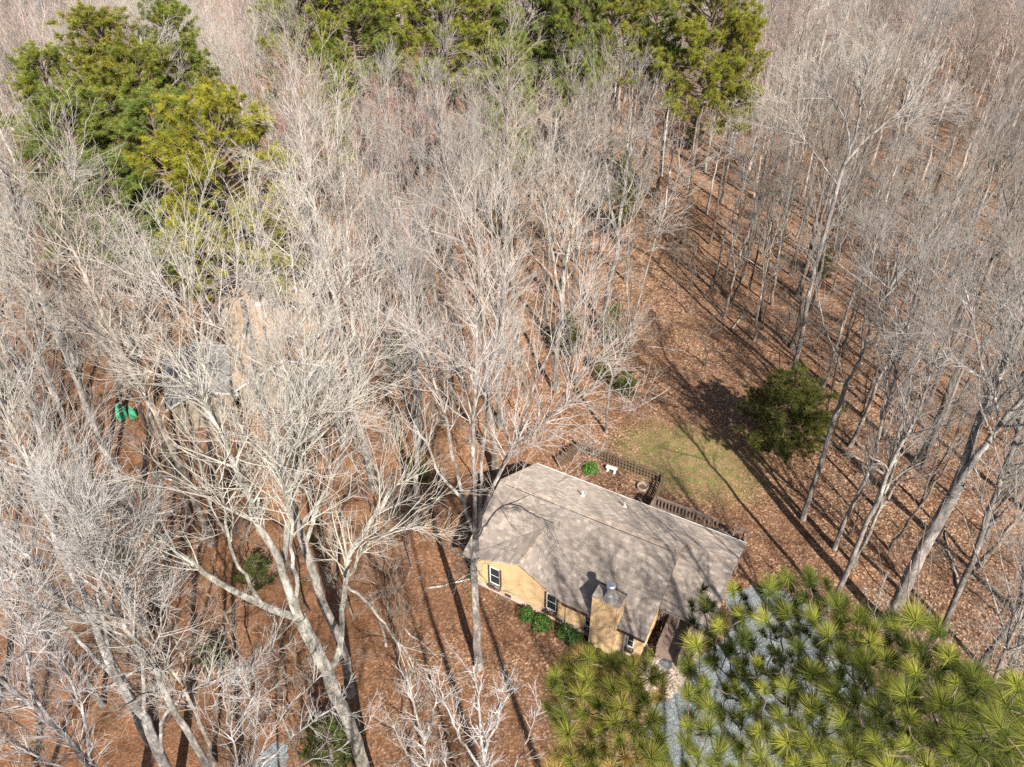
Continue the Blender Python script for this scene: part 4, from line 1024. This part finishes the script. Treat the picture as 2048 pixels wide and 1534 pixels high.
# leafy shrubs along the walls
def shrub(seed, r, h, n, col, leaf=.07):
    rng = np.random.RandomState(seed)
    d = unit(rng.randn(n, 3)); d[:, 2] = np.abs(d[:, 2]); q = rng.rand(n, 1) ** .35
    lump = 1 + .22 * np.sin(4 * np.arctan2(d[:, 1], d[:, 0]) + seed)[:, None] * (1 - d[:, 2:])
    C = d * q * np.array([r, r, h]) * lump + np.array([0, 0, .05])
    nrm = unit(d + rng.randn(n, 3) * .6 + np.array([0, 0, .5])); a = perp(nrm); ang = rng.rand(n, 1) * 6.28; b = np.cross(nrm, a)
    e = a * np.cos(ang) + b * np.sin(ang); f = np.cross(nrm, e); s = leaf * rng.uniform(.6, 1.2, (n, 1))
    V = np.stack([C - e * s, C + f * s * .45, C + e * s, C - f * s * .45], 1).reshape(-1, 3); F = np.arange(n * 4).reshape(n, 4)
    y = rng.rand(n, 1); t = np.repeat(np.array(col) * (.5 + 1.0 * y), 4, 0)
    m_ = 14; S = np.zeros((m_, 3)); D = unit(np.stack([rng.randn(m_), rng.randn(m_), np.abs(rng.randn(m_)) + .8], 1))
    return tubes(*grow(rng, S, D, np.full(m_, h * .85), np.full(m_, .014), np.full(m_, .004), 4, .1, .03), 4), (V, F, t)
for k, (u, v, r, h, n, lab, c) in enumerate(((4.74, 9.92, .62, .75, 800, 'left of the two green shrubs below the second gable window', (.075, .15, .028)), (5.85, 10.0, .72, .8, 950, 'right of the two green shrubs below the second gable window', (.08, .16, .03)),
        (7.35, 9.82, .62, .75, 800, 'green shrub farthest from the chimney in the foundation row', (.065, .13, .03)), (8.1, 9.98, .6, .7, 750, 'middle green shrub of the row ending at the chimney', (.055, .115, .028)),
        (8.85, 10.3, .62, .65, 750, 'dark green shrub right at the chimney base corner', (.05, .10, .03)), (9.8, 10.42, .6, .55, 650, 'low dark shrub in front of the chimney', (.05, .095, .03)),
        (10.75, 10.05, .55, .5, 600, 'small shrub between chimney and ramp under the narrow window', (.055, .11, .03)), (2.54, -4.04, .72, .62, 1000, 'bright green leafy shrub in the fenced garden bed', (.085, .20, .03)),
        (12.25, 8.75, .42, .6, 400, 'yellowish shrub left of the ramp railing', (.20, .20, .045)), (11.75, 9.3, .35, .55, 340, 'rusty yellow shrub at the house corner by the ramp', (.26, .17, .05)), (.25, 9.0, .4, .4, 320, 'small dark shrub at the far gable corner behind the front tree', (.06, .10, .03)))):
    st, fo = shrub(k + 3, r, h, n, c); o = empty('shrub', hloc(u, v)); link('stems', mesh_from('stems', st[0], st[1], [M['twig']]), o).color = (.2, .15, .12, 1)
    link('foliage', mesh_from('foliage', fo[0], fo[1], [M['leaf']], tint=fo[2]), o); tag(o, lab, 'shrub', 'shrubs by the tan house')
# ------------------------------------------------------------------ the wood: copies of grown trees
BIG = [make_bare('bare_tree', forest_tree(100 + k, H, c, s, nl, lean, fk, rbase=rb)) for k, (H, c, s, nl, lean, fk, rb) in enumerate((
    (25, .42, 3.5, 18, .05, 0, .23), (26, .50, 3.2, 17, .08, 1, .25), (24, .38, 3.8, 20, .04, 1, .24), (27, .52, 3.3, 16, .06, 0, .22),
    (23, .45, 3.6, 18, .10, 1, .21), (25, .36, 4.2, 20, .05, 2, .28), (26, .48, 2.9, 16, .03, 0, .19), (24, .42, 3.4, 18, .07, 2, .22)))]
MIDT = [make_bare('bare_tree', forest_tree(200 + k, H, c, s, nl, lean, fk, 70, 340, 850, rb, .0052, sides=6)) for k, (H, c, s, nl, lean, fk, rb) in enumerate((
    (18, .45, 2.2, 13, .06, 0, .12), (20, .52, 2.0, 12, .05, 0, .11), (16, .38, 2.4, 14, .09, 1, .12), (21, .55, 2.2, 12, .07, 0, .14)))]
SAP = [make_bare('bare_sapling', forest_tree(300 + k, H, c, s, nl, .06, fk, 36, 170, 330, rb, .005, (30, 60), 5)) for k, (H, c, s, nl, fk, rb) in enumerate((
    (7, .18, 1.7, 12, 0, .045), (9, .3, 1.6, 12, 0, .05), (5, .12, 1.6, 10, 1, .035)))]
BIGH, MIDH, SAPH = (25, 26, 24, 27, 23, 25, 26, 24), (18, 20, 16, 21), (7, 9, 5)
rng = np.random.RandomState(77)
def inpoly(x, y, poly):
    c = False; j = len(poly) - 1
    for i in range(len(poly)):
        if (poly[i][1] > y) != (poly[j][1] > y) and x < (poly[j][0] - poly[i][0]) * (y - poly[i][1]) / (poly[j][1] - poly[i][1]) + poly[i][0]: c = not c
        j = i
    return c
CLEAR = [(1080, 880), (1180, 720), (1290, 570), (1400, 540), (1480, 700), (1560, 860), (1600, 1010), (1560, 1120), (1460, 1200), (1280, 1010)]
H2C = (h2.location.x, h2.location.y)
taken = [(x, y, 1.3) for x, y in HEROES] + [(x, y, r) for x, y, r in pine_pos]
def free(x, y, r): return all((x - a) ** 2 + (y - b) ** 2 > max(r, q) ** 2 for a, b, q in taken)
PVIEW = [[(-40, 120), (60, 90), (120, 30), (340, 10), (400, 130), (410, 230), (560, 330), (500, 420), (300, 450), (120, 400), (-40, 380)],
         [(555, -300), (1530, -300), (1530, 200), (1450, 250), (1250, 130), (900, 140), (560, 140)]]
HVIEW = [(-40, 330), (290, 480), (400, 1040), (250, 1060), (-40, 600)]
H2VIEW = [(400, 480), (600, 480), (770, 660), (730, 810), (430, 810)]
MVIEW = [(880, 480), (1260, 480), (1280, 860), (1000, 880)]
def hides_pines(x, y, H):
    for z in (.6, .75, .88, 1.0):
        p = proj((x, y, H * z))
        if y < 33 and inpoly(p[0], p[1], HVIEW): return True
        if y < 58 and inpoly(p[0], p[1], H2VIEW) and (int(x * 7) % 4): return True
        if y < 70 and inpoly(p[0], p[1], MVIEW) and (int(x * 7) % 3): return True
        if (y < 74 and inpoly(p[0], p[1], PVIEW[0])) or (y < 92 and inpoly(p[0], p[1], PVIEW[1])): return True
    return False
def blocked(x, y, pad=2.0):
    u, v = to_house((x, y))
    if -pad < u < 15.2 + pad and -7.0 - pad * .3 < v < 10.5 + pad: return True
    a, b = x - H2C[0], y - H2C[1]; c, s = math.cos(H2TH), math.sin(H2TH); uu, vv = a * c + b * s, -a * s + b * c
    if -10 < uu < 10.5 and -11.5 < vv < 6: return True
    if (x - fb[0]) ** 2 + (y - fb[1]) ** 2 < 30: return True
    if (x + 32) ** 2 + (y - 47.3) ** 2 < 2.5: return True
    return False
PLACED = []
def scatter(n_try, kind, spacing, region, limit=999):
    c = 0
    for _ in range(n_try):
        y = rng.uniform(14, 100); w = 24 + y * .82; x = rng.uniform(-w, w)
        px, py = proj((x, y, 0)); H = 24 if kind != 'sap' else 6
        H = 18 if kind == 'mid' else H; tx, ty = proj((x, y, H))
        if not ((-80 < tx < 2130 and -250 < ty < 1534) or (-40 < px < 2090 and 0 < py < 1540)): continue
        s = spacing(px, py, x, y)
        if s is None or blocked(x, y) or (kind != 'sap' and hides_pines(x, y, H)) or not region(px, py, x, y) or not free(x, y, s * .5): continue
        if any((x - a) ** 2 + (y - b) ** 2 < s * s for a, b, k, *_ in PLACED if (k == 'sap') == (kind == 'sap')): continue
        PLACED.append((x, y, kind)); c += 1
        if c >= limit: break
    return c
def sp_big(px, py, x, y):
    if px > 860 and py > 1010: return 6.5 if px > 1640 and py < 1230 else None
    if inpoly(px, py, CLEAR): return None
    if py > 1060: return 7.0 if px < 520 else None
    if px > 1260: return 8.0 if py < 560 else 10.0
    return 5.0
def sp_mid(px, py, x, y):
    if px > 860 and py > 1010 and not (px > 1640 and py < 1200): return None
    if inpoly(px, py, CLEAR) or (py > 1120 and 520 < px < 860): return None
    return 2.9 if px > 1260 else 3.6
def sp_sap(px, py, x, y):
    if px > 860 and py > 1040 and not (px > 1640 and py < 1240): return None
    if inpoly(px, py, CLEAR): return 3.4 if py < 760 else None
    return 2.2
nb_ = scatter(9000, 'big', sp_big, lambda px, py, x, y: y < 100, 175)
nm_ = scatter(9000, 'mid', sp_mid, lambda px, py, x, y: y < 92, 125)
ns_ = scatter(5000, 'sap', sp_sap, lambda px, py, x, y: y < 72, 150)
print('trees', nb_, nm_, ns_)
SPOT = []
PLACED += [(17.0, 13.0, 'big'), (11.5, 7.0, 'big'), (-3.5, 1.5, 'big'), (24.0, 9.0, 'big'), (5.0, -6.0, 'big'), (14.5, 10.5, 'big'), (20.0, 16.0, 'big'), (9.0, 5.5, 'big'), (-14.0, 2.0, 'big'), (-20.0, 6.0, 'big'), (-8.0, -4.0, 'big')]     # unseen trees added beside and under the camera to cast shade into view
for k, (x, y, kind) in enumerate(PLACED):
    px, py = proj((x, y, 0))
    protos, hs = {'big': (BIG, BIGH), 'mid': (MIDT, MIDH), 'sap': (SAP, SAPH)}[kind]
    i = rng.randint(len(protos)); f = rng.uniform(.86, 1.10) * (.93 if px > 1250 and py > 420 else 1.0)
    u = rng.rand()
    if kind == 'sap': c, tw = (BROWN, BROWN) if u < .5 else ((WARM, WARM) if u < .8 else (GREY, GREY)); nm = ('brown', 'tan', 'grey')[0 if u < .5 else (1 if u < .8 else 2)]
    elif px > 1250 and py > 330:
        c, tw, nm = (PALE, GREY, 'grey') if u < .45 else ((BROWN, BROWN, 'brown') if u < .8 else (WARM, tuple(q * 1.05 for q in WARM), 'tan'))
    else: c, tw, nm = (PALE, tuple(q * 1.05 for q in PALE), 'pale') if u < .42 else ((WARM, tuple(q * 1.05 for q in WARM), 'tan') if u < .75 else (GREY, GREY, 'grey'))
    if kind != 'sap' and y > 55 and -26 < x < -6 and rng.rand() < .45: tw, nm = RED, 'red twigged'
    o = put(protos, i, x, y, rng.rand() * 6.28, (f * rng.uniform(.92, 1.1), f), None, 'tree' if kind != 'sap' else 'sapling', 'bare trees of the wood' if kind != 'sap' else 'saplings under the bare trees')
    colour(o, c, tw); SPOT.append((o, x, y, hs[i] * f, kind, nm))
# unused kinds leave no stray originals
for ps in (BIG, MIDT, SAP, PINES, SMALL):
    for i, p in enumerate(ps):
        if (id(ps), i) not in used:
            for ch in list(p.children): bpy.data.objects.remove(ch)
            bpy.data.objects.remove(p)

# beyond: the rest of the wood as one mass
def far_wood():
    lods, tints = [], []
    for k in range(5):
        tr, cr = forest_tree(400 + k, 24, .42, 3.6, 13, .05, k % 2, 90, 430, 480, .2, .014, sides=4)
        v, f = join([tr, cr]); lods.append((v, f, np.r_[np.full(len(tr[0]), 1.25), np.full(len(cr[0]), .95)][:, None]))
    pts = []; r = np.random.RandomState(5)
    for _ in range(9000):
        y = r.uniform(88, 175); w = 26 + y * .78; x = r.uniform(-w, w)
        if any((x - a) ** 2 + (y - b) ** 2 < 26 for a, b in pts) or any((x - a) ** 2 + (y - b) ** 2 < 14 for a, b, *_ in PLACED if b > 80) or any((x - a) ** 2 + (y - b) ** 2 < 9 for a, b, _ in pine_pos): continue
        pts.append((x, y))
    P = []
    for x, y in pts:
        V, F, TT = lods[r.randint(5)]; a = r.rand() * 6.28; s = r.uniform(.62, 1.14); hue = np.array(((.36, .33, .30), (.30, .26, .22), (.27, .245, .225), (.22, .18, .155), (.34, .27, .235))[r.randint(5)]) * r.uniform(.95, 1.5); tints.append(hue * TT); c, n_ = math.cos(a) * s, math.sin(a) * s
        P.append((np.stack([V[:, 0] * c - V[:, 1] * n_ + x, V[:, 0] * n_ + V[:, 1] * c + y, V[:, 2] * s], 1).astype(np.float32), F))
    V, F = join(P); print('far trees', len(pts), len(F))
    o = link('distant_woods', mesh_from('distant_woods', V, F, [mat_tint('far_bark', 0.0, .9)], tint=np.concatenate(tints), smooth=True))
    tag(o, 'far off bare wood closing the view behind the pines', 'woods', None, 'stuff')
far_wood()

# fallen trunks on the leaf litter
for k, (px, py, ln, az_, r_, lab) in enumerate(((905, 1163, 3.2, .3, .06, 'dark fallen branch left of the tan house gable'), (1690, 905, 6.5, 2.2, .12, 'long grey fallen log right of the dark cedar'), (1835, 640, 7.5, .5, .14, 'fallen trunk lying in the open wood on the right'),
        (1480, 640, 5.0, 1.0, .10, 'fallen grey log behind the dark cedar'), (330, 960, 5.5, -.4, .11, 'mossy fallen log below the green tarp heap'), (760, 1240, 4.0, 1.9, .08, 'thin fallen limb between the huge forked tree and the house'), (1330, 700, 3.6, -.3, .06, 'bleached stick lying in the clearing'),
        (1900, 1120, 5.0, 1.3, .10, 'fallen branch beside the thick double trunk'), (840, 1290, 3.0, -.8, .05, 'short fallen branch near the bole before the house'), (1560, 480, 6.0, .8, .12, 'weathered log far back under the grey trunks'), (300, 1330, 5.0, .7, .1, 'rotting log under the lower left twigs'), (1720, 780, 4.5, -.5, .08, 'crooked dead branch behind the leaning slim tree'))):
    p = at(px, py, 0); rg = np.random.RandomState(k + 900); n_ = 10; P = np.zeros((1, n_, 3)); P[0, :, 0] = np.linspace(-ln / 2, ln / 2, n_); P[0, :, 1] = np.cumsum(rg.randn(n_) * .05); P[0, :, 2] = r_ * .8 + np.abs(np.cumsum(rg.randn(n_) * .02))
    R = np.linspace(r_, r_ * .4, n_)[None]; S, D, L, r = sprout(rg, P, R, 7, .3, (30, 60), (.5, 1.5), .6); D[:, 2] = np.abs(D[:, 2]) * .5; PB, RB = grow(rg, S, D, L, r, np.full(7, .008), 4, .1, .0)
    V, F = join([tubes(P, R, 7), tubes(PB, RB, 4)]); o = link('fallen_log', mesh_from('fallen_log', V, F, [M['limb']], smooth=True)); o.location = p; o.rotation_euler = (0, 0, az_); o.color = (.30, .26, .22, 1) if k % 2 else (.38, .35, .32, 1)
    tag(o, lab, 'log', 'fallen wood on the leaf litter')

# ------------------------------------------------------------------ a label for each copy, by its looks and its nearest landmark
MARKS = [('the tan house', hloc(6, 5)), ('the garden fence', hloc(4.5, -5.4)), ('the dark cedar', dcp), ('the second house', (H2C[0], H2C[1], 0)), ('the green tarp heaps', at(258, 836)),
         ('the pine clump', (-36, 68, 0)), ('the broad yellowish pine', (-24.5, 58, 0)), ('the far pine row', (-12, 88, 0)), ('the far end of the pine row', (22, 86, 0)), ('the lawn', at(1400, 930)),
         ('the thick double trunk', at(1775, 1252)), ('the gnarled bright crown', at(1580, 764)), ('the huge forked tree', at(742, 1570)), ('the big three stemmed tree', at(292, 1050)), ('the outbuilding', fb),
         ('the smooth young tree', at(1212, 865)), ('the pair stemmed grey tree', at(1885, 1262)), ('the straight dark trunk', at(1668, 1098)), ('the clearing', at(1340, 700)), ('the far corner wood', (58, 80, 0)), ('the thin evergreen', at(1240, 470)), ('the high crowned straight tree', at(1140, 655))]
buck = {}
for o, x, y, h, kind, nm in SPOT:
    best = min(MARKS, key=lambda q: (q[1][0] - x) ** 2 + (q[1][1] - y) ** 2); dx, dy = x - best[1][0], y - best[1][1]; d = math.hypot(dx, dy)
    where = ('beyond' if dy > 0 else 'in front of') if abs(dy) > abs(dx) * 1.1 else ('left of' if dx < 0 else 'right of')
    dist = 'close ' if d < 5.5 else ('' if d < 11 else 'well ')
    size = {'big': 'tall', 'mid': 'slender', 'sap': 'low'}[kind]
    buck.setdefault((size, nm, 'sapling' if kind == 'sap' else 'bare tree', dist + where + ' ' + best[0]), []).append((o, h, y))
for (size, nm, what, where), its in buck.items():
    its.sort(key=lambda q: q[2])
    names = {1: [''], 2: ['nearer ', 'farther '], 3: ['nearest ', 'middle ', 'farthest ']}.get(len(its))
    for k, (o, h, y) in enumerate(its):
        if names: o['label'] = f'{names[k]}{size} {nm} {what} {where}'
        else: o['label'] = (f'nearest {size} {nm} {what} {where}' if k == 0 else (f'farthest {size} {nm} {what} {where}' if k == len(its) - 1 else f'{size} {nm} {what} amid others {where}'))
